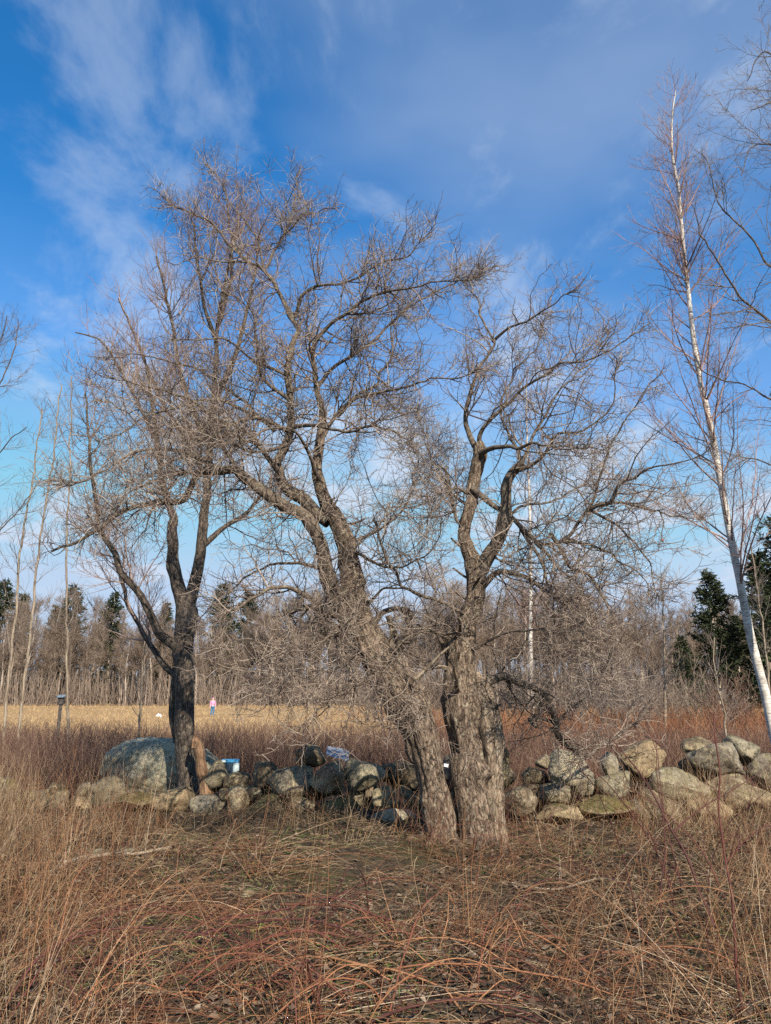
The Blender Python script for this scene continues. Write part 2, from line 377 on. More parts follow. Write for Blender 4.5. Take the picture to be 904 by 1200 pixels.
def stone_mat(name, base, moss):
    m, nt, b = mat(name, 0.95)
    t = nt.nodes.new('ShaderNodeTexCoord').outputs['Object']
    info = nt.nodes.new('ShaderNodeObjectInfo')
    sh = nt.nodes.new('ShaderNodeVectorMath'); sh.operation = 'MULTIPLY_ADD'
    nt.links.new(info.outputs['Random'], sh.inputs[0]); sh.inputs[1].default_value = (37, 53, 71); nt.links.new(t, sh.inputs[2])
    v_ = sh.outputs[0]
    n1 = noise(nt, v_, 2.6, 6, 0.62); n2 = noise(nt, v_, 16, 6, 0.7, 0.5); n3 = noise(nt, v_, 70, 3, 0.7); n4 = noise(nt, v_, 6.5, 6, 0.68, 0.8)
    r1 = ramp(nt, [(0.28, tuple(c * 0.5 for c in base)), (0.5, base), (0.74, tuple(min(0.62, c * 1.5) for c in base))]); nt.links.new(n1.outputs['Fac'], r1.inputs[0])
    r2 = ramp(nt, [(0.36, (0.25,) * 3), (0.48, (0.9,) * 3), (0.66, (1.4,) * 3)]); nt.links.new(n2.outputs['Fac'], r2.inputs[0])
    c = mixc(nt, 0.9, r1.outputs[0], r2.outputs[0], 'MULTIPLY')
    r3 = ramp(nt, [(0.38, (0.62,) * 3), (0.6, (1.08,) * 3)]); nt.links.new(n3.outputs['Fac'], r3.inputs[0])
    c = mixc(nt, 0.5, c, r3.outputs[0], 'MULTIPLY')
    rl = ramp(nt, [(0.535, (0, 0, 0)), (0.56, (0.8,) * 3)]); nt.links.new(n4.outputs['Fac'], rl.inputs[0])
    c = mixc(nt, rl.outputs[0], c, (0.43, 0.385, 0.265))
    rv_ = ramp(nt, [(0.0, (0.62, 0.56, 0.50)), (0.35, (0.95, 0.93, 0.92)), (0.7, (1.02, 0.93, 0.80)), (1.0, (1.12, 1.06, 0.96))]); nt.links.new(info.outputs['Random'], rv_.inputs[0]); c = mixc(nt, 1.0, c, rv_.outputs[0], 'MULTIPLY')
    # moss settles on the faces that look up
    g = nt.nodes.new('ShaderNodeNewGeometry'); s = nt.nodes.new('ShaderNodeSeparateXYZ'); nt.links.new(g.outputs['Normal'], s.inputs[0])
    ad = nt.nodes.new('ShaderNodeMath'); ad.operation = 'MULTIPLY_ADD'; nt.links.new(s.outputs['Z'], ad.inputs[0]); ad.inputs[1].default_value = 0.32; nt.links.new(n4.outputs['Fac'], ad.inputs[2])
    rm = ramp(nt, [(1.02 - moss * 0.45, (0, 0, 0)), (1.22 - moss * 0.45, (0.85,) * 3)]); nt.links.new(ad.outputs[0], rm.inputs[0])
    mc = ramp(nt, [(0.32, (0.028, 0.028, 0.010)), (0.68, (0.15, 0.125, 0.032))]); nt.links.new(n2.outputs['Fac'], mc.inputs[0])
    c = mixc(nt, rm.outputs[0], c, mc.outputs[0])
    nt.links.new(c, b.inputs['Base Color'])
    bump(nt, b, mixc(nt, 0.4, n2.outputs['Fac'], n3.outputs['Fac']), 1.0, 0.05)
    return m
M['stone_grey'] = stone_mat('stone_grey', (0.26, 0.235, 0.185), 0.6); M['stone_tan'] = stone_mat('stone_tan', (0.29, 0.235, 0.165), 0.6)
M['stone_boulder'] = stone_mat('stone_boulder', (0.40, 0.385, 0.30), 0.25); M['stone_moss'] = stone_mat('stone_moss', (0.24, 0.21, 0.14), 1.05); M['stone_green'] = stone_mat('stone_green', (0.28, 0.255, 0.185), 0.65)
M['stone_pale'] = stone_mat('stone_pale', (0.35, 0.33, 0.26), 0.35); M['stone_dark'] = stone_mat('stone_dark', (0.17, 0.14, 0.10), 0.6)

# ground: dark soil, leaf mould and moss near; straw-coloured sward in the field
m_, nt, b = mat('ground_soil', 1.0); g = nt.nodes.new('ShaderNodeNewGeometry'); pos = g.outputs['Position']
n1 = noise(nt, pos, 0.9, 6, 0.65); n2 = noise(nt, pos, 9, 6, 0.75); n3 = noise(nt, pos, 60, 3, 0.7)
soil = ramp(nt, [(0.30, (0.022, 0.016, 0.011)), (0.48, (0.048, 0.034, 0.022)), (0.62, (0.095, 0.069, 0.042)), (0.8, (0.17, 0.13, 0.082))]); nt.links.new(n2.outputs['Fac'], soil.inputs[0])
mossm = ramp(nt, [(0.50, (0, 0, 0)), (0.64, (0.65,) * 3)]); nt.links.new(n1.outputs['Fac'], mossm.inputs[0])
c = mixc(nt, mossm.outputs[0], soil.outputs[0], (0.07, 0.075, 0.022))
r3 = ramp(nt, [(0.35, (0.5,) * 3), (0.65, (1.3,) * 3)]); nt.links.new(n3.outputs['Fac'], r3.inputs[0])
c = mixc(nt, 0.8, c, r3.outputs[0], 'MULTIPLY')
sepn = nt.nodes.new('ShaderNodeSeparateXYZ'); nt.links.new(pos, sepn.inputs[0])
mr = nt.nodes.new('ShaderNodeMapRange'); mr.inputs['From Min'].default_value = 24; mr.inputs['From Max'].default_value = 36; nt.links.new(sepn.outputs['Y'], mr.inputs['Value'])
fn = noise(nt, scaled(nt, pos, (0.25, 1, 1)), 0.8, 6, 0.7)
fr_ = ramp(nt, [(0.3, (0.22, 0.13, 0.062)), (0.5, (0.34, 0.22, 0.105)), (0.7, (0.42, 0.30, 0.16))]); nt.links.new(fn.outputs['Fac'], fr_.inputs[0])
c = mixc(nt, mr.outputs[0], c, fr_.outputs[0])
nt.links.new(c, b.inputs['Base Color']); bump(nt, b, mixc(nt, 0.4, n2.outputs['Fac'], n3.outputs['Fac']), 1.0, 0.04); M['ground'] = m_

# ------------------------------------------------------------------ setting: one ground sheet out to the horizon
ys = np.concatenate([np.linspace(-60, 0, 13)[:-1], np.arange(0, 16, 0.12), np.arange(16, 40, 0.6), np.arange(40, 140, 3), np.array([150, 180, 240, 330, 450, 700, 1100, 1800])])
us = np.concatenate([np.array([-1500, -600, -250, -120, -60, -30, -18, -12]), np.arange(-9.5, 9.6, 0.14), np.array([12, 18, 30, 60, 120, 250, 600, 1500])])
X, Y = np.meshgrid(us, ys); Z = h_ground(X, Y)
nx, ny = len(us), len(ys); ii = (np.arange(ny - 1)[:, None] * nx + np.arange(nx - 1)[None, :])
ground = link_mesh('ground', np.stack([X, Y, Z], -1), np.stack([ii, ii + 1, ii + nx + 1, ii + nx], -1).reshape(-1, 4), M['ground'])
tag(ground, 'brown leaf strewn ground running out into the tan field', 'ground', kind='structure')

# ------------------------------------------------------------------ trees
def make_trunk(root, path, K, material, gnarl, seed, name='trunk'):
    P, R = path
    v_, f_, a_ = tubes(P[None], R[None], K, gnarl=gnarl, seed=seed)
    o = link_mesh(name, v_, f_, material, attrs=a_); to_local(o, root); return o
def make_crown(root, parts, material, name='crown'):
    v_, f_, a_ = join(parts)
    o = link_mesh(name, v_, f_, material, attrs=a_); to_local(o, root); return o
def base_of(px, py, D):
    p = at(px, py, D); return (p[0], D, float(h_ground(p[0], D)))

def apple_tree(name, label, D, base_px, trunk, limbs, dens, seed, centre):
    root = empty(name, base_of(base_px[0], base_px[1], D)); tag(root, label, 'tree', 'old apple trees at the stone wall')
    trunk = [(x_, y_, w_ * (0.95 if y_ > 850 else 0.72 + 0.23 * max(0, (y_ - 720) / 130))) for x_, y_, w_ in trunk]
    tp = limb_path(trunk, D, 0, 0, n=230, wob=0.03)
    make_trunk(root, tp, 80, M['apple_bark'], 0.15, seed)
    rr_ = np.random.default_rng(seed); bx_, by_ = tp[0][6][0], tp[0][6][1]
    for k in range(6):
        an = k * 1.05 + rr_.uniform(-0.3, 0.3); r0_ = tp[1][12]; u_ = np.array((math.cos(an), math.sin(an)))
        xy = [np.array((bx_, by_)) + u_ * q_ for q_ in (r0_ * 0.35, r0_ * 0.95, r0_ * 1.5, r0_ * 2.2, r0_ * 3.2)]; gz = [float(h_ground(q_[0], q_[1])) for q_ in xy]
        P_ = smooth_path(np.array([(q_[0], q_[1], g_ + dz) for q_, g_, dz in zip(xy, gz, (0.24, 0.10, 0.025, 0.0, -0.05))]), 24); P_[:, :2] += 0.03 * rr_.normal(size=2)
        make_trunk(root, (P_, np.linspace(0.06, 0.025, 24)), 16, M['apple_bark'], 0.2, seed + 40 + k, 'root')
    st = spawn((tp[0][None, 70:190], tp[1][None, 70:190]), 16, 0.0, (0.35, 0.75), (40, 95), 0.2, 0.12, 6, 0.22, 0.05, 0.012, rmin=0.014)
    for k in range(16): make_trunk(root, (st[0][k], st[1][k]), 8, M['grey_wood'] if k % 3 == 0 else M['apple_limb'], 0.2, seed + 70 + k, 'dead_stub')
    paths = []
    for k, (pts, w0, w1, dy0, dy1, thick) in enumerate(limbs):
        p = limb_path(pts, D, w0 * (0.72 if thick else 0.6), min(w1, 1.0) if w1 < 2.6 else w1 * 0.8, dy0, dy1, wob=0.075 if not thick else 0.04)
        K = 24 if thick else 9
        make_trunk(root, p, K, M['apple_limb'], 0.13 if thick else 0.10, seed + k + 1, 'limb')
        paths.append(p)
    src = stack_paths(paths, 24)
    c = at(centre[0], centre[1], D)
    tot = np.linalg.norm(np.diff(src[0], axis=1), axis=2).sum()
    n2 = int(tot * dens[0])
    a = spawn(src, n2, 0.12, (0.45, 1.4), (40, 95), 0.35, 0.24, 7, 0.48, 0.011, 0.0022, rmin=0.0042, out=c)
    at_ip = spawn(src, len(limbs) * 5, 0.86, (0.25, 0.7), (8, 50), 0.3, 0.15, 7, 0.9, 0.006, 0.0018, rmin=0.0035)
    a = (np.concatenate([a[0], np.stack([smooth_path(q_, 8) for q_ in at_ip[0]])]), np.concatenate([a[1], np.linspace(0.006, 0.002, 8)[None] * np.ones((len(at_ip[0]), 1))]))
    b_ = spawn(src, int(n2 * 0.55), 0.05, (0.25, 0.9), (45, 95), 0.9, 0.10, 6, 0.4, 0.0055, 0.0016, rmin=0.0028)      # water sprouts
    a3 = spawn(a, int(n2 * dens[1]), 0.08, (0.12, 0.55), (45, 95), 0.25, 0.22, 4, 0.6, 0.0052, 0.0019, rmin=0.003, out=c)
    b3 = spawn(b_, int(n2 * 1.5), 0.1, (0.08, 0.35), (30, 80), 0.3, 0.2, 3, 0.6, 0.004, 0.0014, rmin=0.002)
    a4 = spawn(a3, int(n2 * dens[2]), 0.05, (0.04, 0.26), (35, 90), 0.15, 0.2, 2, 0.7, 0.0034, 0.0014, rmin=0.0018)
    def tb(s, K, lo=0.0, hi=1.0): return tubes(s[0], s[1], K, tint=rng.uniform(lo, hi, len(s[0])))
    make_crown(root, [tb(a, 5, 0, 0.8), tb(b_, 4, 0.1, 0.9), tb(a3, 4, 0.05, 1), tb(b3, 3), tb(a4, 3, 0.1, 1)], M['apple_twig'])
    return root

DA, DB, DC, DE = 9.25, 9.4, 12.3, 14.0
A_trunk = [(524, 1004, 50), (519, 985, 38), (513, 948, 34), (502, 892, 38), (488, 845, 46), (468, 806, 58), (440, 762, 54), (424, 732, 48), (414, 700, 40), (410, 662, 34), (402, 628, 29), (393, 606, 28), (383, 588, 23), (376, 564, 21), (372, 545, 17), (376, 512, 15), (379, 483, 12)]
A_limbs = [
 ([(425, 745), (398, 712), (384, 675), (376, 640), (369, 618), (356, 603), (335, 595), (312, 580), (288, 561), (275, 551), (260, 551), (244, 554), (231, 559), (223, 575), (216, 585), (205, 587), (176, 590), (150, 597), (126, 613), (93, 633), (60, 649)], 34, 3, 0.05, -1.1, True),
 ([(385, 612), (370, 601), (356, 585), (344, 578), (333, 566), (328, 552), (324, 542), (334, 524), (342, 500), (341, 470), (336, 440), (338, 422), (345, 400), (351, 386), (341, 370), (327, 344), (311, 318), (292, 306), (280, 297), (252, 269), (231, 252), (208, 241), (182, 227)], 22, 2.5, 0, 1.0, True),
 ([(311, 318), (300, 280), (280, 250), (262, 224), (242, 192)], 5, 1.6, 0.9, 1.6, False),
 ([(292, 306), (266, 307), (227, 304), (205, 310)], 5, 1.6, 0.9, 0.2, False),
 ([(311, 316), (322, 296), (334, 275), (345, 251), (349, 214), (353, 200)], 6, 1.6, 0.9, 1.6, False),
 ([(334, 275), (349, 260), (370, 248), (391, 239)], 4, 1.5, 1.1, 0.4, False),
 ([(345, 372), (353, 350), (369, 337), (405, 328), (434, 315), (466, 304), (481, 294), (507, 262)], 8, 1.8, 0.6, -0.6, False),
 ([(379, 490), (372, 455), (369, 430), (366, 410), (383, 388), (403, 371), (422, 354), (451, 343), (490, 339), (510, 332), (539, 330), (562, 322)], 14, 1.8, 0, -1.4, False),
 ([(373, 452), (393, 430), (417, 413), (434, 401), (459, 379), (476, 364), (495, 350), (529, 332), (582, 314)], 9, 1.8, 0, 1.2, False),
 ([(376, 515), (392, 490), (412, 470), (425, 461), (442, 452), (445, 435), (454, 425), (459, 401), (459, 376), (455, 355)], 10, 2, 0, 0.6, False),
 ([(395, 488), (415, 471), (437, 464), (466, 457), (495, 450), (539, 440), (566, 430)], 9, 2, 0, -1.2, False),
 ([(405, 640), (430, 655), (470, 665), (500, 650), (520, 610)], 8, 2, 0, -0.8, False),
 ([(420, 745), (398, 722), (379, 713), (356, 697), (335, 690), (312, 692), (288, 704), (268, 730), (255, 765)], 20, 2, 0, -1.2, False),
 ([(390, 722), (372, 712), (356, 711), (338, 716)], 14, 9, 0.1, 0.5, False),
 ([(260, 551), (225, 535), (190, 525), (150, 535), (110, 560), (70, 570)], 12, 2, -0.5, -1.8, False),
 ([(290, 562), (250, 520), (205, 500), (160, 480), (110, 470)], 9, 2, -0.4, 0.9, False),
 ([(330, 555), (290, 510), (250, 485), (205, 460), (150, 450), (105, 440)], 11, 2, 0, -1.5, False),
 ([(340, 505), (300, 490), (260, 500), (215, 530), (170, 560), (130, 600)], 10, 2, 0, -2.2, False),
 ([(341, 470), (305, 440), (300, 400), (296, 372), (280, 350), (255, 340)], 9, 2, 0.2, -0.6, False),
 ([(345, 500), (372, 497), (400, 505), (440, 500), (480, 520), (500, 560)], 9, 2, 0, -1.6, False),
 ([(375, 560), (350, 510), (320, 503), (290, 515), (260, 540), (240, 575)], 8, 2, -0.1, -2.0, False),
 ([(450, 775), (415, 775), (380, 785), (345, 795), (315, 800)], 9, 2, -0.02, -1.2, False),
 ([(455, 785), (425, 800), (395, 820), (365, 840), (335, 855)], 8, 2, -0.02, -1.3, False),
 ([(432, 735), (400, 745), (365, 760), (340, 785), (320, 820)], 8, 2, -0.02, -1.4, False),
 ([(430, 740), (450, 718), (470, 716), (485, 730)], 14, 7, 0, 0.3, False),
 ([(455, 722), (462, 745), (466, 768), (468, 795)], 11, 8, 0.1, 0.25, False),
 ([(475, 790), (490, 800), (470, 830), (458, 850), (440, 840)], 5, 2, -0.25, -0.6, False),
 ([(244, 554), (205, 556), (165, 570), (125, 590), (95, 615)], 8, 2, -0.6, -1.9, False),
 ([(305, 492), (250, 468), (195, 480), (140, 505), (95, 540)], 8, 2, -0.2, -1.2, False),
 ([(322, 505), (270, 455), (215, 428), (165, 420), (120, 425)], 8, 2, 0, 0.8, False),
 ([(335, 520), (300, 530), (265, 520), (225, 545), (190, 585)], 8, 2, -0.1, -2.3, False),
 ([(336, 440), (300, 425), (265, 400), (225, 395), (190, 405)], 7, 2, 0.2, -1.0, False),
 ([(415, 715), (385, 740), (350, 742), (318, 765), (290, 800)], 9, 2, 0, -1.0, False),
 ([(404, 640), (435, 625), (470, 600), (490, 555), (520, 520)], 8, 2, 0, 0.7, False),
 ([(420, 720), (455, 690), (490, 700), (515, 740)], 7, 2, 0, 0.6, False),
 ([(385, 670), (350, 660), (310, 665), (270, 690), (230, 730)], 9, 2, 0.1, 1.4, False),
]
tree_a = apple_tree('apple_tree', 'old leaning apple tree with its trunk bent towards the big boulder', DA, (522, 985), A_trunk, A_limbs, (9.2, 12, 27), 101, (350, 640))

B_trunk = [(563, 1010, 66), (561, 988, 50), (557, 950, 46), (549, 910, 46), (545, 870, 45), (541, 835, 48), (539, 800, 46), (540, 770, 38), (546, 738, 33), (554, 712, 31), (557, 690, 31), (556, 665, 30), (549, 645, 23), (546, 620, 20), (552, 592, 20), (555, 568, 21), (560, 546, 22), (561, 530, 23), (559, 520, 17)]
B_limbs = [
 ([(559, 680), (570, 657), (584, 633), (591, 613), (593, 590), (595, 568), (604, 555), (613, 546)], 24, 13, 0, -0.4, True),
 ([(560, 530), (550, 510), (546, 487), (549, 467), (560, 438), (575, 409), (577, 399), (563, 375), (556, 355), (546, 337), (535, 322)], 13, 1.8, 0, 0.8, False),
 ([(577, 400), (592, 388), (612, 378), (635, 366), (655, 355), (672, 343)], 7, 1.8, 0.55, -0.5, False),
 ([(560, 533), (577, 524), (595, 523), (611, 524), (630, 518), (660, 524), (690, 520)], 13, 2, -0.05, -1.6, False),
 ([(561, 525), (566, 501), (606, 461), (632, 441), (655, 429), (692, 421), (727, 406), (747, 395), (767, 378)], 10, 2, 0, -1.0, False),
 ([(607, 552), (612, 544), (626, 513), (641, 484), (649, 470), (669, 444), (692, 424), (715, 390)], 9, 2, -0.4, 0.8, False),
 ([(610, 552), (633, 540), (655, 511), (677, 506), (695, 495), (713, 478), (721, 449), (726, 420)], 9, 2, -0.4, -1.4, False),
 ([(612, 548), (600, 510), (588, 480), (600, 440), (620, 420), (640, 380)], 7, 2, -0.4, 1.2, False),
 ([(553, 572), (573, 588), (600, 606), (615, 619), (635, 637), (659, 634), (676, 612), (690, 597), (697, 576), (709, 543), (722, 515), (735, 490), (755, 462), (768, 440)], 14, 2, -0.1, -0.9, False),
 ([(689, 598), (702, 590), (715, 586), (724, 569), (742, 558), (763, 552), (798, 543), (816, 537), (832, 526)], 9, 2, -0.65, -1.7, False),
 ([(703, 591), (717, 590), (742, 594), (773, 597), (801, 609), (829, 605)], 7, 2, -0.65, 0.4, False),
 ([(773, 597), (778, 612), (776, 628)], 3, 1.5, -0.05, -0.05, False),
 ([(615, 619), (650, 660), (680, 690), (705, 740), (715, 790)], 8, 2, -0.2, -1.3, False),
 ([(659, 634), (700, 640), (740, 665), (765, 700)], 7, 2, -0.6, -0.2, False),
 ([(690, 597), (730, 620), (760, 660), (770, 705)], 6, 2, -0.65, -1.2, False),
 ([(646, 625), (661, 653), (666, 663), (684, 675), (702, 691), (714, 711), (722, 731), (707, 744)], 9, 3, -0.5, -1.0, False),
 ([(563, 690), (577, 675), (595, 670), (619, 675), (640, 690), (668, 712), (684, 745), (692, 780)], 16, 2.5, 0, -1.5, False),
 ([(612, 619), (630, 650), (645, 690), (650, 730), (640, 775)], 9, 2, -0.2, -1.2, False),
 ([(545, 815), (585, 792), (615, 804), (636, 813), (648, 832), (652, 846), (653, 860), (660, 870), (675, 878), (687, 888)], 20, 9, -0.1, 0.9, False),
 ([(687, 888), (699, 878), (717, 868), (739, 852), (766, 824)], 8, 4, 0.9, 1.6, False),
 ([(649, 846), (640, 842), (628, 841), (621, 846), (629, 854)], 7, 5, 0.65, 0.4, False),
 ([(652, 850), (658, 838), (669, 829), (690, 815), (712, 790)], 7, 2, 0.7, 0.4, False),
 ([(546, 618), (534, 608), (529, 577), (525, 544)], 7, 3, 0, 0.4, False),
 ([(548, 580), (535, 572), (522, 582), (508, 596), (495, 612)], 7, 2.5, 0, -0.7, False),
 ([(545, 720), (515, 705), (487, 693), (470, 681), (451, 643), (435, 607)], 7, 3.5, -0.1, -0.7, False),
 ([(550, 740), (520, 742), (490, 738), (465, 755), (440, 790)], 7, 2, -0.1, -0.9, False),
 ([(542, 768), (590, 742), (640, 735), (680, 760), (710, 800)], 8, 2, 0, -1.5, False),
 ([(552, 600), (520, 560), (500, 520), (490, 480)], 7, 2, 0, 1.3, False),
 ([(590, 610), (620, 590), (655, 585), (690, 560), (720, 530)], 7, 2, -0.2, 1.6, False),
]
tree_b = apple_tree('apple_tree', 'thick upright apple tree forking high, with a low limb sagging to the wall', DB, (563, 990), B_trunk, B_limbs, (8.6, 11.5, 25), 301, (565, 640))
# dead grey stem fused to the upright tree's foot
p = limb_path([(586, 1006, 34), (583, 985, 26), (580, 950, 23), (578, 910, 24), (576, 875, 26), (573, 845, 29), (568, 818, 24), (562, 798, 16), (558, 788, 5)], DB, 0, 0, -0.1, 0.0)
o = make_trunk(tree_b, p, 48, M['dead_bark'], 0.24, 77, 'dead_stem'); o['label'] = 'bare grey dead stem at the foot of the trunk'

# ---- smooth upright tree behind the wall
rootC = empty('cherry_tree', base_of(218, 920, DC)); tag(rootC, 'dark forked tree with pale upright stems behind the big boulder', 'tree')
C_tr = limb_path([(226, 935, 34), (221, 905, 26), (217, 865, 21), (216, 805, 21), (216, 770, 22), (217, 740, 23), (219, 718, 24), (213, 700, 17), (208, 683, 15), (204, 661, 13), (203, 643, 12), (202, 619, 11), (204, 608, 10), (199, 593, 8), (190, 562, 7), (185, 520, 5), (178, 470, 4), (170, 420, 2)], DC, 0, 0, n=120)
make_trunk(rootC, C_tr, 30, M['cherry_bark'], 0.15, 41)
C_limbs = [([(220, 715), (226, 692), (234, 656), (237, 628), (241, 592), (243, 570), (246, 520), (250, 470), (253, 430), (254, 400), (257, 372), (262, 345), (268, 315), (274, 285), (280, 250)], 17, 1.5, 0, 0.2, True),
 ([(215, 772), (208, 759), (187, 742), (179, 726), (168, 703), (159, 690), (142, 670), (135, 650), (124, 632), (116, 619), (115, 600), (108, 560), (104, 515), (100, 460)], 14, 2, 0, -0.8, False),
 ([(216, 800), (193, 780), (179, 759), (160, 726), (148, 705), (143, 675), (130, 640), (100, 600)], 9, 2, 0, 0.9, False),
 ([(237, 640), (260, 620), (290, 600), (320, 570), (350, 560)], 8, 2, 0.05, 0.9, False),
 ([(246, 520), (225, 480), (210, 430), (200, 370), (192, 335), (184, 300)], 9, 2, 0.1, 0.9, False),
 ([(250, 470), (275, 420), (290, 360), (300, 310), (304, 275)], 8, 2, 0.1, 0.6, False),
 ([(254, 400), (240, 360), (232, 310), (228, 285), (228, 262)], 6, 2, 0.1, -0.5, False),
 ([(256, 380), (270, 330), (272, 280), (268, 265), (266, 240)], 6, 2, 0.1, -0.3, False),
 ([(185, 520), (160, 470), (140, 430), (118, 400), (90, 390)], 5, 1.6, 0, -0.8, False),
 ([(243, 560), (215, 510), (190, 470), (160, 400), (140, 350)], 7, 2, 0.1, 1.2, False),
 ([(208, 870, 10), (203, 840, 9), (205, 800, 9), (210, 770, 8), (214, 745, 6)], 9, 6, 0.1, 0.25, False)]
pc = []
for k, (pts, w0, w1, d0, d1, th) in enumerate(C_limbs):
    q = limb_path(pts, DC, w0, w1, d0, d1, wob=0.03); make_trunk(rootC, q, 20 if th else 9, M['cherry_bark'], 0.08, 60 + k, 'limb'); pc.append(q)
src = stack_paths(pc[:10] + [(C_tr[0][60:], C_tr[1][60:])], 26)
c2 = spawn(src, 270, 0.2, (0.7, 1.8), (22, 58), 0.7, 0.10, 9, 0.5, 0.012, 0.002, rmin=0.004)
c3 = spawn(c2, 2400, 0.1, (0.25, 0.9), (20, 60), 0.6, 0.12, 5, 0.6, 0.005, 0.0018, rmin=0.0028)
c4 = spawn(c3, 7000, 0.1, (0.08, 0.4), (20, 65), 0.4, 0.14, 2, 0.7, 0.0034, 0.0016, rmin=0.002)
make_crown(rootC, [tubes(c2[0], c2[1], 5), tubes(c3[0], c3[1], 4), tubes(c4[0], c4[1], 3)], M['cherry_twig'])

# broken orange-brown snag in front of it
rootS = empty('tree_stump', base_of(238, 915, DC - 0.5)); tag(rootS, 'narrow orange brown broken stump right beside the dark forked tree', 'tree stump')
P_, R_ = limb_path([(243, 940, 17), (240, 915, 14), (236, 895, 12), (233, 878, 13), (230, 868, 11)], DC - 0.5, 0, 0, n=40)
make_trunk(rootS, (P_, R_), 22, M['dead_wood'], 0.18, 88)
tip = []
for k in range(5):
    a_ = k * 1.26; c0 = P_[-1] + np.array((math.cos(a_), math.sin(a_), 0)) * R_[-1] * 0.55
    tip.append(tubes(np.array([[c0 - (0, 0, 0.1), c0, c0 + (0.01 * math.cos(a_), 0, 0.04 + 0.03 * (k % 3))]]), np.array([[0.035, 0.033, 0.004]]), 7))
v_, f_, a_ = join(tip); o = link_mesh('splinters', v_, f_, M['dead_wood'], attrs=a_); to_local(o, rootS)

# ---- birch
rootE = empty('birch_tree', base_of(922, 927, DE)); tag(rootE, 'tall slim white birch leaning over the wall', 'tree')
E_tr = limb_path([(924, 940, 12.0), (903, 842, 10.6), (897, 813, 10.2), (880, 747, 9.5), (867, 680, 8.8), (860, 647, 8.4), (847, 577, 7.7), (837, 520, 7.1), (827, 473, 6.4), (822, 453, 6.0), (813, 397, 5.7), (808, 353, 4.9), (800, 277, 4.2), (795, 220, 3.5), (788, 180, 2.8), (788, 137, 1.8), (792, 106, 0.9)], DE, 0, 0, n=160)
make_trunk(rootE, E_tr, 20, M['birch_bark'], 0.04, 19)
src = (E_tr[0][None, 40:], E_tr[1][None, 40:])
e2 = spawn(src, 62, 0.0, (1.3, 3.3), (30, 58), 0.35, 0.07, 10, 0.5, 0.017, 0.002, rmin=0.005)
e2b = spawn((E_tr[0][None, 105:], E_tr[1][None, 105:]), 42, 0.0, (0.6, 1.6), (18, 45), 0.5, 0.07, 7, 0.5, 0.009, 0.002, rmin=0.004)
e3 = spawn(e2, 720, 0.12, (0.3, 1.1), (20, 55), 0.25, 0.09, 5, 0.6, 0.006, 0.0018, rmin=0.003)
e3b = spawn(e2b, 330, 0.1, (0.2, 0.7), (15, 50), 0.5, 0.09, 4, 0.6, 0.005, 0.0018, rmin=0.003)
e4 = spawn((np.concatenate([e3[0][:, :5], e3b[0]]), np.concatenate([e3[1][:, :5], e3b[1]])), 3400, 0.1, (0.1, 0.45), (20, 60), 0.1, 0.12, 2, 0.7, 0.0036, 0.0018, rmin=0.0024)
make_crown(rootE, [tubes(e2[0], e2[1], 5), tubes(e2b[0], e2b[1], 4), tubes(e3[0], e3[1], 3), tubes(e3b[0], e3b[1], 3), tubes(e4[0], e4[1], 3)], M['birch_twig'])

# ---- trees whose trunks stand just outside the picture
def edge_tree(label, D, trunk, limbs, n2, up, seed):
    root = empty('bare_tree', base_of(trunk[0][0], trunk[0][1], D)); tag(root, label, 'tree')
    tr = limb_path(trunk, D, 0, 0, n=80); make_trunk(root, tr, 16, M['cherry_bark'], 0.10, seed)
    ps = [tr]
    for k, (pts, w0, w1, d0, d1) in enumerate(limbs):
        q = limb_path(pts, D, w0, w1, d0, d1, wob=0.05); make_trunk(root, q, 8, M['cherry_bark'], 0.06, seed + k, 'limb'); ps.append(q)
    src = stack_paths(ps[1:], 24)
    a = spawn(src, n2, 0.1, (0.7, 2.0), (25, 65), up, 0.13, 9, 0.5, 0.011, 0.002, rmin=0.004)
    b_ = spawn(a, n2 * 9, 0.1, (0.2, 0.8), (25, 65), up, 0.14, 5, 0.6, 0.005, 0.0018, rmin=0.0028)
    c_ = spawn(b_, n2 * 22, 0.1, (0.08, 0.35), (25, 70), up, 0.15, 2, 0.7, 0.0034, 0.0016, rmin=0.0022)
    make_crown(root, [tubes(a[0], a[1], 4), tubes(b_[0], b_[1], 3), tubes(c_[0], c_[1], 3)], M['grey_twig'])
    return root
edge_tree('bare tree past the birch, dark limbs reaching in over it', 12.0,
    [(1010, 985, 40), (1000, 800, 30), (985, 600, 24), (975, 450, 20), (965, 300, 15), (965, 150, 10), (970, 20, 6), (975, -100, 3)],
    [([(975, 450), (930, 395), (904, 378), (870, 350), (843, 310), (823, 277), (810, 240)], 6, 1, 0, -0.8),
     ([(968, 340), (904, 313), (880, 277), (847, 243), (833, 207), (825, 180)], 4, 1, 0, 0.6),
     ([(980, 560), (935, 500), (905, 470), (870, 450), (835, 440), (800, 420)], 4, 1, 0, 1.2),
     ([(966, 220), (930, 180), (904, 170), (880, 175), (868, 205)], 3.5, 1, 0, -1.0),
     ([(968, 130), (935, 110), (905, 118), (880, 130)], 3.5, 1, 0, -1.2),
     ([(985, 620), (940, 570), (905, 545), (875, 540), (850, 555)], 4, 1, 0, -1.0),
     ([(967, 60), (925, 70), (895, 60), (875, 95)], 3.5, 1, 0, 0.5)], 90, 0.2, 400)
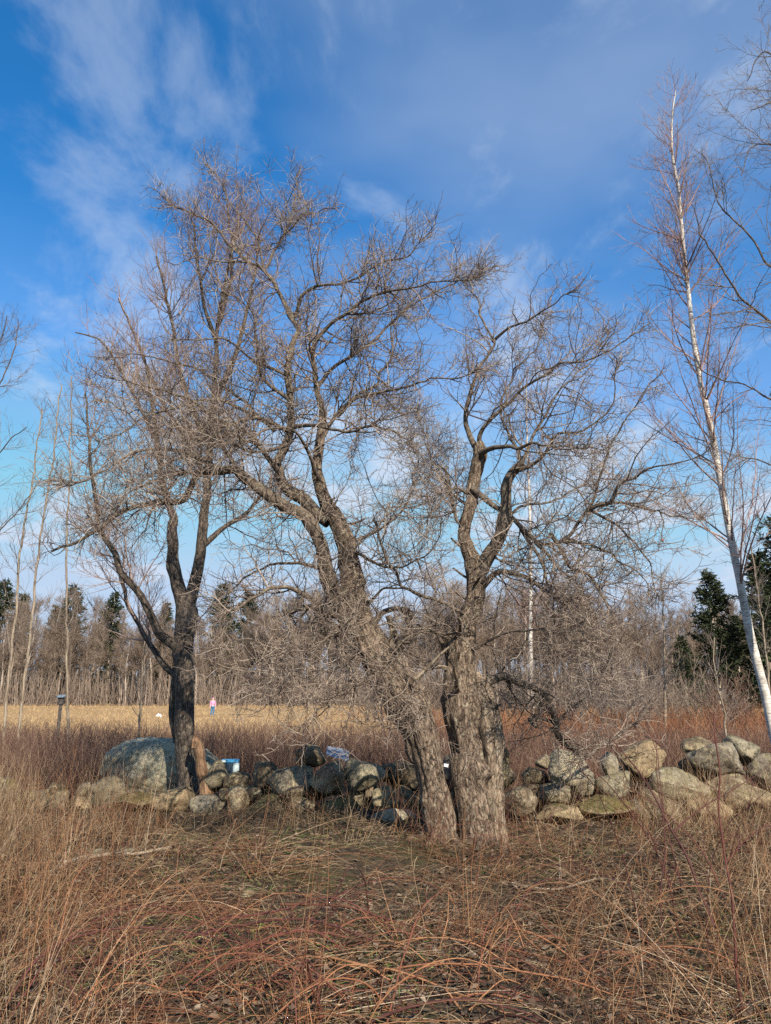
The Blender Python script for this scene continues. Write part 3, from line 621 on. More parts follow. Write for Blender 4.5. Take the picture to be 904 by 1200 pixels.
edge_tree('bare tree beside the saplings, fine twigs reaching past the field', 17.0,
    [(-70, 930, 30), (-66, 800, 24), (-62, 620, 20), (-55, 480, 15), (-50, 350, 10), (-50, 250, 5)],
    [([(-62, 620), (-30, 560), (0, 530), (30, 500)], 3, 1, 0, -1.0), ([(-58, 520), (-25, 480), (5, 440), (20, 400), (22, 375)], 3, 1, 0, 0.8),
     ([(-55, 470), (-20, 430), (0, 400), (8, 370)], 3, 1, 0, -0.6), ([(-64, 680), (-20, 640), (20, 600), (50, 560)], 3, 1, 0, 1.2)], 38, 0.45, 440)

# ---- saplings standing in the brush
def sapling(label, D, pts, w0, seed, material='grey_twig', n2=26, up=0.5, ln=(0.5, 1.6)):
    root = empty('sapling', base_of(pts[0][0], pts[0][1], D)); tag(root, label, 'sapling', 'thin saplings in the brush')
    P_, R_ = limb_path(pts, D, w0, 1.4, 0, 0.3, n=50, wob=0.05)
    P_[0, 2] = min(P_[0, 2], float(h_ground(P_[0, 0], P_[0, 1])) - 0.05)
    make_trunk(root, (P_, R_), 8, M['grey_wood'] if material == 'grey_twig' else M['cherry_bark'], 0.05, seed)
    s = (P_[None], R_[None])
    a = spawn(s, n2, 0.25, ln, (22, 55), up, 0.08, 8, 0.5, 0.009, 0.002, rmin=0.004)
    b_ = spawn(a, n2 * 10, 0.1, (0.15, 0.7), (22, 60), up, 0.12, 4, 0.6, 0.005, 0.0018, rmin=0.003)
    make_crown(root, [tubes(a[0], a[1], 4), tubes(b_[0], b_[1], 3)], M[material])
sapling('pale thin sapling nearest the picture edge beside the field', 18, [(2, 900), (8, 820), (16, 740), (24, 650), (38, 560), (50, 480)], 5, 1)
sapling('thin sapling with a slight lean beside the nest box', 19, [(18, 900), (28, 800), (38, 720), (46, 640), (62, 540), (72, 450)], 5, 2)
sapling('straight grey sapling rising just behind the nest box', 21, [(80, 890), (79, 780), (78, 680), (80, 600), (82, 520), (84, 440)], 4, 3)
sapling('knee bent pale sapling in front of the white birch', 15, [(858, 930), (853, 870), (848, 830), (838, 790), (836, 745), (850, 760), (838, 740)][:5], 5, 4, n2=14, ln=(0.3, 0.9))
sapling('slender upright sapling in the gap left of the small spruce', 30, [(780, 850), (779, 780), (777, 720), (776, 672)], 4, 5, n2=30)
sapling('leaning sapling against the dark spruces by the birch', 24, [(906, 860), (900, 790), (895, 740), (888, 690), (880, 640)], 4, 6)
sapling('dark thin sapling between the boulder and the nest box', 20, [(160, 890), (163, 850), (167, 800), (172, 750)], 3, 7, n2=12)

# ---- far birch behind the upright apple tree
rootf = empty('birch_tree', base_of(622, 840, 45)); tag(rootf, 'distant thin white birch seen behind the upright apple tree', 'tree')
pf = limb_path([(624, 845, 5), (622, 760, 5), (622, 680, 4), (621, 600, 3), (618, 520, 2), (617, 450, 1.2)], 45, 0, 0, n=60); make_trunk(rootf, pf, 8, M['birch_bark'], 0.03, 3)
a = spawn((pf[0][None], pf[1][None]), 60, 0.2, (1, 3), (25, 50), 0.5, 0.08, 6, 0.5, 0.03, 0.006, rmin=0.012); b_ = spawn(a, 500, 0.1, (0.4, 1.4), (20, 55), 0.3, 0.1, 3, 0.6, 0.012, 0.005, rmin=0.007)
make_crown(rootf, [tubes(a[0], a[1], 3), tubes(b_[0], b_[1], 3)], M['birch_twig'])

# ---- conifers
def spruce_mesh(seed, H=10.0, Rb=2.4, n_br=150, bare=0.08):
    r = np.random.default_rng(seed)
    tz = np.linspace(0, H, 14); P = np.zeros((1, 14, 3)); P[0, :, 2] = tz; P[0, :, 0] = 0.05 * np.sin(tz); R = (0.16 * (1 - tz / H) + 0.01)[None]
    tr = tubes(P, R, 8)
    n = n_br; t = bare + (1 - bare) * np.sqrt(np.linspace(0, 0.995, n)); t = np.clip(t, 0, 0.985)
    az = r.uniform(0, 2 * np.pi, n); L = Rb * (1 - t) ** 0.85 * r.uniform(0.7, 1.15, n) + 0.12
    S = 6; B = np.zeros((n, S + 1, 3)); s = np.linspace(0, 1, S + 1)
    el = np.radians(r.uniform(-18, 8, n) + 40 * t)
    B[:, :, 0] = np.cos(az)[:, None] * L[:, None] * s; B[:, :, 1] = np.sin(az)[:, None] * L[:, None] * s
    B[:, :, 2] = (t * H)[:, None] + L[:, None] * (np.tan(el)[:, None] * s - 0.22 * np.sin(s * 3.0)[None, :] * (1 - t)[:, None])
    br = tubes(B, np.repeat(np.linspace(0.025, 0.006, S + 1)[None], n, 0), 3)
    tw = spawn((B, np.full((n, S + 1), 0.01)), n * 13, 0.12, (0.2, 0.75), (30, 65), -0.25, 0.06, 3, 0.6, 0.01, 0.004, rmin=0.006)
    nd = spawn((tw[0], tw[1]), n * 60, 0.0, (0.08, 0.22), (30, 75), 0.1, 0.05, 2, 0.6, 0.01, 0.004, rmin=0.006)
    f1 = ribbons(tw[0], np.repeat(np.array([[0.05, 0.07, 0.06, 0.02]]), len(tw[0]), 0))
    f2 = ribbons(nd[0], np.repeat(np.array([[0.035, 0.05, 0.012]]), len(nd[0]), 0))
    def mk(nm, parts, m):
        v_, f_, a_ = join([(p_[0], p_[1], {'tint': p_[2]['tint']}) for p_ in parts]); o_ = link_mesh(nm, v_, f_, m, attrs=a_); me = o_.data; bpy.data.objects.remove(o_); return me
    return mk('trunk', [tr], M['far_trunk']), mk('crown', [br, f1, f2], M['needles'])
SPR = [spruce_mesh(s, 10.0, rb, nb, bare) for s, rb, nb, bare in ((1, 2.3, 150, 0.05), (2, 1.9, 140, 0.12), (3, 2.8, 170, 0.03))]
def place_tree(name, meshes, x, y, sc, rz, label, group, sxy=1.0):
    r = empty(name, (x, y, float(h_ground(x, y)) - 0.05)); r.rotation_euler = (0, 0, rz); r.scale = (sc * sxy, sc * sxy, sc); tag(r, label, 'tree', group)
    for nm, me in zip(('trunk', 'crown'), meshes):
        c_ = bpy.data.objects.new(nm, me); COL.objects.link(c_); c_.parent = r
    return r
def spruce_at(px, top, D, k, label, sxy=1.0):
    p = at(px, top, D); g_ = float(h_ground(p[0], D)); place_tree('spruce_tree', SPR[k], p[0], D, (p[2] - g_) / 10.0, px * 0.7, label, 'dark spruces round the field', sxy)
spruce_at(830, 670, 48, 2, 'dark spruce with a pointed top just left of the white birch', 1.2)
spruce_at(860, 722, 50, 2, 'low spruce half hidden behind the white birch trunk', 1.3)
spruce_at(888, 648, 46, 0, 'dark spruce filling the gap between the birch and the picture edge', 1.5)
spruce_at(918, 598, 36, 2, 'tall dark spruce at the picture edge behind the birch', 1.25)
spruce_at(798, 745, 60, 1, 'short spruce beside the pointed spruce, half lost in brush', 1.4)
spruce_at(8, 681, 123, 0, 'distant spruce topping the wood nearest the picture edge', 1.25)
spruce_at(29, 697, 125, 1, 'short distant spruce behind the two thin saplings', 1.2)
spruce_at(88, 687, 124, 0, 'distant spruce rising over the wood above the nest box', 1.3)
spruce_at(66, 710, 127, 1, 'small distant spruce crowded against the one above the nest box', 1.0)
spruce_at(135, 695, 123, 2, 'broad distant spruce seen through the forked tree arms', 1.1)
spruce_at(196, 707, 126, 1, 'distant spruce directly behind the dark forked trunk', 1.2)
spruce_at(262, 685, 124, 0, 'distant spruce just past the forked trunk', 1.3)
spruce_at(292, 693, 126, 2, 'broad distant spruce behind the drooping apple limb', 1.15)
# dark pine boughs by the birch top
rootp = empty('pine_tree', base_of(965, 900, 24)); tag(rootp, 'pine with sparse dark boughs reaching in beside the birch', 'tree')
pp = limb_path([(968, 905, 26), (965, 700, 22), (962, 500, 16), (960, 350, 10), (958, 250, 4)], 24, 0, 0, n=50); make_trunk(rootp, pp, 10, M['cherry_bark'], 0.08, 9)
pa = spawn((pp[0][None], pp[1][None]), 46, 0.3, (1.2, 2.6), (60, 95), 0.1, 0.07, 7, 0.5, 0.03, 0.008, rmin=0.015); pb = spawn(pa, 700, 0.25, (0.2, 0.7), (30, 70), 0.3, 0.1, 3, 0.6, 0.01, 0.005, rmin=0.007)
make_crown(rootp, [tubes(pa[0], pa[1], 5)], M['cherry_bark'], 'boughs')['kind'] = 'stuff'
pn = spawn(pb, 15000, 0.2, (0.10, 0.2), (25, 70), 0.1, 0.03, 1, 0.6, 0.01, 0.004); v_, f_, a_ = ribbons(pn[0], np.repeat(np.array([[0.02, 0.01]]), len(pn[0]), 0)); o = link_mesh('crown', v_, f_, M['needles'], attrs=a_); to_local(o, rootp)

# ---- the wood beyond the field: each bare tree its own trunk and crown, meshes shared between look-alikes
def far_tree_mesh(seed):
    r = np.random.default_rng(seed); H = 12.0
    z = np.linspace(0, H, 9); P = np.zeros((1, 9, 3)); P[0, :, 2] = z
    P[0, :, 0] = r.normal(0, 0.25) * (z / H) ** 2 * 2 + 0.12 * np.sin(z * r.uniform(0.4, 0.9)); P[0, :, 1] = 0.15 * np.sin(z * 0.6 + seed)
    R = (r.uniform(0.10, 0.17) * (1 - z / H) ** 0.8 + 0.012)[None]
    tr = tubes(P, R, 6, tint=np.array([r.random()]))
    a = spawn((P, R), 30, 0.36, (1.4, 3.4), (22, 50), 0.5, 0.09, 5, 0.45, 0.05, 0.012, rmin=0.02)
    b_ = spawn(a, 210, 0.15, (0.6, 1.9), (22, 55), 0.4, 0.1, 3, 0.6, 0.022, 0.008, rmin=0.012); c_ = spawn(b_, 1100, 0.1, (0.3, 1.1), (22, 60), 0.3, 0.1, 2, 0.7, 0.015, 0.009, rmin=0.011)
    out = []
    for nm, parts, m in (('trunk', [tr], M['far_trunk']), ('crown', [tubes(a[0], a[1], 3), tubes(b_[0], b_[1], 3), tubes(c_[0], c_[1], 3)], M['far_twig'])):
        v_, f_, a_ = join(parts); o_ = link_mesh(nm, v_, f_, m, attrs={'tint': a_['tint']}); out.append(o_.data); bpy.data.objects.remove(o_)
    return out
FAR = [far_tree_mesh(s) for s in range(10)]
r = np.random.default_rng(77)
cnt = 0
for px in np.linspace(-70, 975, 292):
    px = px + r.uniform(-4, 4); D = r.uniform(108, 128) if px < 520 else r.uniform(85, 115)
    x = at(px, 800, D)[0]; top = 718 + 26 * vnoise(np.array((px / 90.0, 0, 0)), 6) + r.uniform(-8, 42)
    if cnt % 6 == 0: top -= 16
    if px > 500: top -= 6
    h_ = at(px, top, D)[2] - float(h_ground(x, D))
    place_tree('bare_tree', FAR[cnt % 10], x, D, h_ / 12.0, r.uniform(0, 6.28), 'slender bare grey tree in the wood along the far side of the field', 'bare trees of the far wood', 1.0 if cnt % 3 else 1.3)
    cnt += 1
# undergrowth of that wood: one mass
n = 21000; px = r.uniform(-90, 1000, n); D = r.uniform(104, 165, n); x = (px - 452) / F * D * 1.02; g_ = h_ground(x, D)
P0 = np.stack([x, D, g_], -1); d = np.stack([r.normal(0, 0.22, n), r.normal(0, 0.2, n), np.ones(n)], -1); L_ = r.uniform(1.2, 5.0, n) + np.clip((D - 128) / 10, 0, 3.2)
P = P0[:, None, :] + d[:, None, :] * L_[:, None, None] * np.linspace(0, 1, 3)[None, :, None]
v_, f_, a_ = tubes(P, np.repeat(np.array([[0.045, 0.036, 0.02]]), n, 0), 3); o = link_mesh('undergrowth', v_, f_, M['far_twig'], attrs={'tint': a_['tint']}); tag(o, 'brown tangled undergrowth at the foot of the far wood', 'undergrowth', kind='stuff')
# low evergreens added inside the wood to darken the gaps between the trunks
for k in range(34):
    px = r.uniform(-60, 960); D = r.uniform(128, 140); x = at(px, 800, D)[0]
    place_tree('added_spruce', SPR[k % 3], x, D, r.uniform(0.45, 0.8), r.uniform(0, 6), 'low evergreen added to darken the gaps deep between the far trunks', 'evergreens added to darken the far wood', 1.5)

# ---- grey shrubs nearer on the field's edge
def shrub(px, D, h_, label, n, spread, material, seed, name='bare_shrub', group='bare shrubs behind the wall'):
    x = at(px, 830, D)[0]; g_ = float(h_ground(x, D)); root = empty(name, (x, D, g_)); tag(root, label, 'shrub', group)
    r_ = np.random.default_rng(seed); S = 7; C_ = np.zeros((n, S + 1, 3)); C_[:, 0] = np.stack([r_.normal(0, spread * 0.25, n), r_.normal(0, spread * 0.25, n), np.full(n, -0.05)], -1)
    d = np.stack([r_.normal(0, 0.36, n), r_.normal(0, 0.36, n), np.ones(n)], -1); L_ = h_ * r_.uniform(0.55, 1.05, n)
    for k in range(S):
        d = d + r_.normal(size=(n, 3)) * 0.10; d /= np.linalg.norm(d, axis=1, keepdims=True); C_[:, k + 1] = C_[:, k] + d * (L_ / S)[:, None]
    q = D / 14.0
    R = np.repeat(np.linspace(0.012, 0.003, S + 1)[None], n, 0) * max(1, q * 0.7)
    b_ = spawn((C_, R), n * 11, 0.15, (0.3 * h_ * 0.5, h_ * 0.45), (22, 60), 0.4, 0.13, 4, 0.55, 0.008 * q, 0.002 * q, rmin=0.003 * q)
    c_ = spawn(b_, n * 26, 0.1, (0.1 * h_ * 0.5, 0.2 * h_), (22, 65), 0.2, 0.13, 2, 0.65, 0.005 * q, 0.0018 * q, rmin=0.0025 * q)
    v_, f_, a_ = tubes(C_, R, 4); link_mesh('stem', v_, f_, M[material], root, attrs={'tint': a_['tint']})
    v_, f_, a_ = join([tubes(b_[0], b_[1], 3), tubes(c_[0], c_[1], 3)]); link_mesh('crown', v_, f_, M[material], root, attrs={'tint': a_['tint']})
shrub(735, 30, 3.6, 'tall bare grey shrub between the upright apple tree and the pointed spruce', 30, 3.0, 'grey_twig', 1)
shrub(700, 34, 3.9, 'bare shrub behind the sagging apple limb', 26, 3.0, 'far_twig', 2)
shrub(775, 36, 4.2, 'twiggy shrub right at the foot of the short spruce', 30, 3.0, 'far_twig', 3)
shrub(655, 38, 4.2, 'bare shrub in the gap right of the upright apple trunk', 30, 3.4, 'far_twig', 4)
shrub(610, 40, 4.4, 'bare shrub at the foot of the distant white birch', 30, 3.2, 'grey_twig', 5)
shrub(815, 34, 3.0, 'dark shrub in front of the pointed spruce', 30, 3.2, 'far_twig', 6)
shrub(870, 30, 2.6, 'shrub behind the foot of the white birch', 26, 2.4, 'brush', 7)
shrub(500, 42, 4.4, 'bare shrub seen between the two apple trunks', 28, 3.2, 'far_twig', 8)
shrub(440, 55, 4.4, 'bare shrub seen under the leaning apple trunk', 26, 3.2, 'grey_twig', 9)

# ------------------------------------------------------------------ stones
def rock_mesh(name, hw, hd, hh, seed, sub=3, angular=0.6):
    bm = bmesh.new(); bmesh.ops.create_icosphere(bm, subdivisions=sub, radius=1.0)
    d = np.array([v.co[:] for v in bm.verts]); d /= np.linalg.norm(d, axis=1, keepdims=True)
    r = np.random.default_rng(seed)
    nn = r.normal(size=(13, 3)); nn /= np.linalg.norm(nn, axis=1, keepdims=True); dist = r.uniform(0.5, 0.88, 13)
    q = np.clip(d @ nn.T, 0.08, None) / dist[None]
    rad = 1.0 / (np.sum(q ** 30, axis=1) + 1.0) ** (1 / 30.0)
    rad = (0.4 + 0.6 * angular) * rad + 0.6 * (1 - angular) * 0.9
    rad *= 1 + 0.075 * fbm(d * 2.3 + seed * 3.7, seed, 3) + 0.03 * vnoise(d * 9 + seed, seed + 1) + (0.018 * vnoise(d * 19, seed + 2) if sub > 3 else 0)
    p = d * rad[:, None]
    ext = np.abs(p).max(0); p = p / ext * np.array((hw, hd, hh))
    for v_, c_ in zip(bm.verts, p): v_.co = c_
    for f_ in bm.faces: f_.smooth = True
    me = bpy.data.meshes.new(name); bm.to_mesh(me); bm.free(); return me
wall = empty('stone_wall', (0, 11.3, 0)); tag(wall, 'tumbled dry stone wall of lichened fieldstones crossing behind the apple trees', 'stone wall')
def stone(px, py, w, h, D, m, seed, tilt=0.0, depth=0.8, ang=0.6, parent=wall, sub=4, label=None, name='stone'):
    p = at(px, py, D); s = pix(D, py); hw, hh = w * 0.5 * s * 1.03, h * 0.5 * s * 1.03
    me = rock_mesh(name, hw, max(hw, hh) * depth, hh, seed, sub, ang); me.materials.append(M[m])
    o = bpy.data.objects.new(name, me); COL.objects.link(o)
    loc = Vector(p)
    if parent is not None: o.parent = parent; o.location = loc - Vector(parent.location)
    else: o.location = loc
    o.rotation_euler = (0, math.radians(tilt), 0)
    if label: o['label'] = label
    return o
o = stone(186, 905, 146, 76, 13.2, 'stone_boulder', 5, 4, 0.38, 0.45, None, 5, name='boulder')
tag(o, 'huge pale lichen covered boulder at the foot of the dark forked tree', 'boulder')
WALL = [  # photo x, y, w, h, depth, material, seed, tilt
 (125, 928, 50, 42, 11.7, 'stone_green', 1, -20), (162, 940, 54, 24, 11.5, 'stone_moss', 2, 0), (208, 938, 66, 30, 11.6, 'stone_tan', 3, -6), (246, 943, 48, 34, 11.3, 'stone_grey', 4, 5),
 (281, 939, 32, 36, 11.4, 'stone_tan', 6, 8), (279, 917, 34, 26, 11.7, 'stone_dark', 7, 0), (254, 912, 38, 42, 11.9, 'stone_green', 8, 10), (312, 952, 46, 40, 11.1, 'stone_moss', 9, 0),
 (311, 909, 34, 34, 11.6, 'stone_dark', 10, 0), (339, 914, 56, 48, 11.4, 'stone_grey', 11, 0), (363, 885, 40, 30, 11.6, 'stone_dark', 12, 30), (384, 916, 44, 50, 11.35, 'stone_tan', 13, 12),
 (424, 910, 58, 40, 11.4, 'stone_green', 14, 0), (450, 937, 38, 32, 11.2, 'stone_green', 15, 10), (355, 948, 42, 28, 11.1, 'stone_tan', 17, 0),
 (397, 947, 56, 30, 11.1, 'stone_moss', 18, 0), (400, 970, 60, 26, 10.6, 'stone_moss', 19, -8), (468, 906, 46, 34, 11.7, 'stone_dark', 20, 0), (478, 940, 44, 36, 11.4, 'stone_dark', 21, 0),
 (500, 915, 50, 40, 11.7, 'stone_dark', 22, 0), (345, 935, 30, 24, 11.4, 'stone_dark', 23, 0), (530, 905, 50, 44, 11.8, 'stone_grey', 24, 0), (420, 935, 34, 26, 11.5, 'stone_dark', 55, 0),
 (608, 938, 48, 36, 10.7, 'stone_tan', 25, 14), (673, 907, 62, 50, 11.2, 'stone_pale', 26, 16), (626, 910, 34, 26, 11.4, 'stone_dark', 27, 0), (653, 933, 40, 28, 11.0, 'stone_grey', 28, 6),
 (658, 952, 64, 26, 10.8, 'stone_tan', 29, 0), (714, 897, 22, 30, 11.3, 'stone_pale', 30, 0), (723, 921, 50, 38, 11.2, 'stone_green', 31, 10), (710, 945, 72, 24, 10.9, 'stone_moss', 32, 0),
 (755, 888, 64, 44, 11.6, 'stone_tan', 33, -6), (842, 892, 72, 48, 11.5, 'stone_grey', 34, 14), (822, 878, 46, 32, 12.0, 'stone_dark', 35, 0), (797, 922, 74, 40, 11.2, 'stone_green', 36, 14),
 (870, 880, 46, 32, 11.9, 'stone_green', 37, 18), (898, 906, 46, 44, 11.5, 'stone_grey', 38, 0), (876, 940, 76, 40, 11.1, 'stone_tan', 39, 0), (760, 915, 34, 28, 11.5, 'stone_dark', 40, 0),
 (694, 925, 30, 30, 11.5, 'stone_dark', 41, 0), (640, 893, 24, 18, 11.8, 'stone_grey', 42, 0), (6, 930, 44, 40, 11.8, 'stone_green', 43, 0), (42, 940, 44, 28, 11.7, 'stone_tan', 44, 0),
 (67, 938, 30, 26, 11.6, 'stone_moss', 45, 0), (95, 942, 34, 24, 11.7, 'stone_tan', 46, 0), (-30, 925, 50, 44, 11.9, 'stone_grey', 47, 0), (20, 948, 30, 20, 11.4, 'stone_moss', 48, 0),
 (940, 905, 60, 50, 11.6, 'stone_grey', 49, 0), (590, 912, 30, 26, 11.6, 'stone_dark', 50, 0), (745, 950, 40, 24, 10.9, 'stone_grey', 51, 0), (830, 948, 50, 28, 10.9, 'stone_tan', 52, 0),
 (558, 915, 44, 40, 11.9, 'stone_dark', 53, 0), (770, 940, 60, 34, 11.2, 'stone_dark', 56, 0), (690, 945, 50, 26, 11.4, 'stone_dark', 57, 0), (735, 915, 40, 34, 11.7, 'stone_dark', 58, 0), (850, 922, 54, 34, 11.5, 'stone_dark', 59, 0), (815, 905, 40, 34, 11.8, 'stone_dark', 60, 0), (625, 932, 36, 30, 11.3, 'stone_dark', 61, 0), (365, 925, 34, 34, 11.7, 'stone_dark', 62, 0), (330, 940, 40, 26, 11.4, 'stone_dark', 63, 0), (298, 930, 24, 22, 11.5, 'stone_dark', 54, 0)]
for i, (x, y, w, h, D, m, sd, tl) in enumerate(WALL): stone(x, y, w, h, D, m, 100 + sd, tl, 0.85, 0.95)
o = stone(457, 965, 62, 30, 10.45, 'stone_pale', 301, -12, 0.7, 0.85, None, name='stone_slab'); tag(o, 'flat pale slab lying loose in front of the wall beside the leaning trunk', 'stone')
o = stone(586, 906, 26, 62, 10.3, 'stone_tan', 302, 6, 0.5, 0.8, None, name='upright_stone'); tag(o, 'narrow upright tan stone leaning at the foot of the upright apple tree', 'stone')
o = stone(305, 973, 40, 20, 10.3, 'stone_pale', 303, 0, 0.7, 0.6, None, name='loose_stone'); tag(o, 'low pale stone sunk in leaves below the mossy wall end', 'stone')
# chinking: small stones packed under and behind the large ones
r = np.random.default_rng(9); CH = [rock_mesh('stone', 0.13, 0.12, 0.09, 500 + k, 2, 0.8) for k in range(6)]
for me in CH: me.materials.append(M[['stone_dark', 'stone_tan', 'stone_grey', 'stone_moss', 'stone_dark', 'stone_green'][CH.index(me)]])
for k in range(70):
    x = r.uniform(-6.6, 6.6); y = r.uniform(11.3, 12.2); z = float(h_ground(x, y)) + r.uniform(-0.02, 0.28)
    if -3.7 < x < -2.3: continue
    o = bpy.data.objects.new('stone', CH[k % 6]); COL.objects.link(o); o.parent = wall; o.location = Vector((x, y, z)) - Vector(wall.location); o.rotation_euler = tuple(r.uniform(0, 6, 3)); o.scale = (r.uniform(0.7, 1.6),) * 3
# pebbles in the litter
for k, (px, py, w, m, lb) in enumerate([(115, 999, 16, 'stone_pale', 'small white stone beside the pale fallen branch'), (150, 1001, 26, 'stone_grey', 'grey stone half buried just beyond the pale fallen branch'), (322, 1000, 14, 'stone_pale', 'small pale pebble below the loose slab'), (290, 1048, 18, 'stone_dark', 'dark stone in the grass below the wall')]):
    a_, fy, z_ = ray(px, py); D = fy * CAMZ / -z_
    o = stone(px, py, w, w * 0.6, D, m, 700 + k, 0, 0.8, 0.7, None, 2, name='pebble'); tag(o, lb, 'stone')

# ------------------------------------------------------------------ dead wood on the ground
def ground_at(px, py):
    a_, fy, z_ = ray(px, py); s = CAMZ / -z_; return np.array((a_ * s, fy * s, float(h_ground(a_ * s, fy * s))))
def fallen(label, pts, r0, r1, m, seed, name='fallen_branch', lift=0.02):
    P = np.array([ground_at(*p) + (0, 0, lift + r0) for p in pts]); S = smooth_path(P, 30); R = np.linspace(r0, r1, 30)
    root = empty(name, tuple(P[0] - (0, 0, lift + r0))); tag(root, label, 'branch')
    make_trunk(root, (S, R), 10, M[m], 0.12, seed, 'branch')
    a = spawn((S[None], R[None]), 5, 0.2, (0.15, 0.4), (30, 70), 0.2, 0.1, 4, 0.5, 0.01, 0.003); v_, f_, at_ = tubes(a[0], a[1], 5); o_ = link_mesh('twigs', v_, f_, M[m], attrs=at_); to_local(o_, root); o_['kind'] = 'stuff'
fallen('pale weathered branch lying in the grass below the big boulder', [(72, 1021), (100, 1014), (128, 1010), (162, 1009), (200, 1004)], 0.032, 0.014, 'grey_wood', 1)
fallen('bleached short stick in the near corner grass', [(10, 1168), (30, 1153), (58, 1136)], 0.010, 0.006, 'grey_wood', 2)
fallen('white stick lying nearly level under the bramble arch', [(0, 1180), (40, 1172), (75, 1166)], 0.010, 0.006, 'grey_wood', 3)
fallen('grey dead branch on the ground under the upright apple tree', [(600, 1035), (650, 1040), (705, 1030), (750, 1042)], 0.014, 0.006, 'grey_wood', 4)

# ------------------------------------------------------------------ grass, stalks, litter, brambles
def frustum_xy(n, y0, y1, r, pw=1.0, pad=1.2):
    y = y0 + (y1 - y0) * r.random(n) ** pw; x = r.uniform(-1, 1, n) * (0.54 * y + pad); return x, y
def bent(P0, d, L, S, droop, wob, r):
    n = len(P0); C_ = np.zeros((n, S + 1, 3)); C_[:, 0] = P0; d = d / np.linalg.norm(d, axis=1, keepdims=True)
    for k in range(S):
        d = d + r.normal(size=(n, 3)) * wob; d[:, 2] -= droop / S; d /= np.linalg.norm(d, axis=1, keepdims=True); C_[:, k + 1] = C_[:, k] + d * (L / S)[:, None]
    lowest = h_ground(C_[..., 0], C_[..., 1]) + 0.006
    C_[..., 2] = np.maximum(C_[..., 2], lowest); return C_
def stuff(name, part, material, label, cat):
    v_, f_, a_ = part; o_ = link_mesh(name, v_, f_, material, attrs={'tint': a_['tint']}); tag(o_, label, cat, kind='stuff'); return o_
r = np.random.default_rng(21)
patch = lambda x, y, sc, sd: vnoise(np.stack([x * sc, y * sc, np.zeros_like(x)], -1), sd)

# matted thatch lying on the ground
n = 72000; x, y = frustum_xy(n, 2.6, 11.2, r, 0.8); az = r.uniform(0, 2 * np.pi, n)
keep = r.random(n) < 0.72 + 0.5 * patch(x, y, 1.1, 31); x, y, az = x[keep], y[keep], az[keep]; n = len(x)
el = np.radians(r.uniform(-2, 45, n)); d = np.stack([np.cos(az) * np.cos(el), np.sin(az) * np.cos(el), np.sin(el)], -1)
P0 = np.stack([x, y, h_ground(x, y) + r.uniform(0, 0.06, n)], -1); L_ = r.uniform(0.05, 0.32, n)
C_ = bent(P0, d, L_, 3, 0.8, 0.22, r); stuff('thatch', ribbons(C_, r.uniform(0.002, 0.0045, n)[:, None] * np.array([[1, 1, 0.8, 0.3]])), M['thatch'], 'matted dead grass lying over the foreground soil', 'dead grass')
# leaf litter
n = 40000; x, y = frustum_xy(n, 2.6, 12.0, r, 0.9); az = r.uniform(0, 6.28, n); s = r.uniform(0.012, 0.035, n)
keep = r.random(n) < 0.5 + 0.6 * patch(x, y, 0.7, 35); x, y, az, s = x[keep], y[keep], az[keep], s[keep]; n = len(x)
d = np.stack([np.cos(az), np.sin(az), r.uniform(-0.3, 0.5, n)], -1); P0 = np.stack([x, y, h_ground(x, y) + 0.012 + r.uniform(0, 0.02, n)], -1)
C_ = P0[:, None, :] + d[:, None, :] * (s[:, None, None] * np.array([0, 1, 2.0])[None, :, None]); C_[:, 1, 2] += s * r.uniform(-0.3, 0.5, n)
Nn = n; side = np.stack([-np.sin(az), np.cos(az), r.uniform(-0.5, 0.5, n)], -1) * (s * 0.6)[:, None]
V_ = np.stack([C_[:, 0], C_[:, 1] + side, C_[:, 2], C_[:, 1] - side], 1).reshape(-1, 3); f_ = np.arange(4 * n).reshape(-1, 4)
stuff('leaf_litter', (V_, f_, {'tint': ('FLOAT', np.repeat(r.random(n), 4))}), M['litter'], 'brown curled dead leaves scattered below the wall', 'leaves')
# green blades
n = 14000; x, y = frustum_xy(n, 3.0, 9.8, r); keep = patch(x, y, 0.9, 44) > 0.12; x, y = x[keep], y[keep]; n = len(x)
d = np.stack([r.normal(0, 0.7, n), r.normal(0, 0.7, n), np.ones(n) * 0.8], -1); P0 = np.stack([x, y, h_ground(x, y)], -1)
C_ = bent(P0, d, r.uniform(0.04, 0.12, n), 3, 0.9, 0.1, r); stuff('green_grass', ribbons(C_, np.array([[0.004, 0.004, 0.003, 0.001]]) * np.ones((n, 1))), M['green_blade'], 'thin patches of low green grass among the thatch', 'grass')
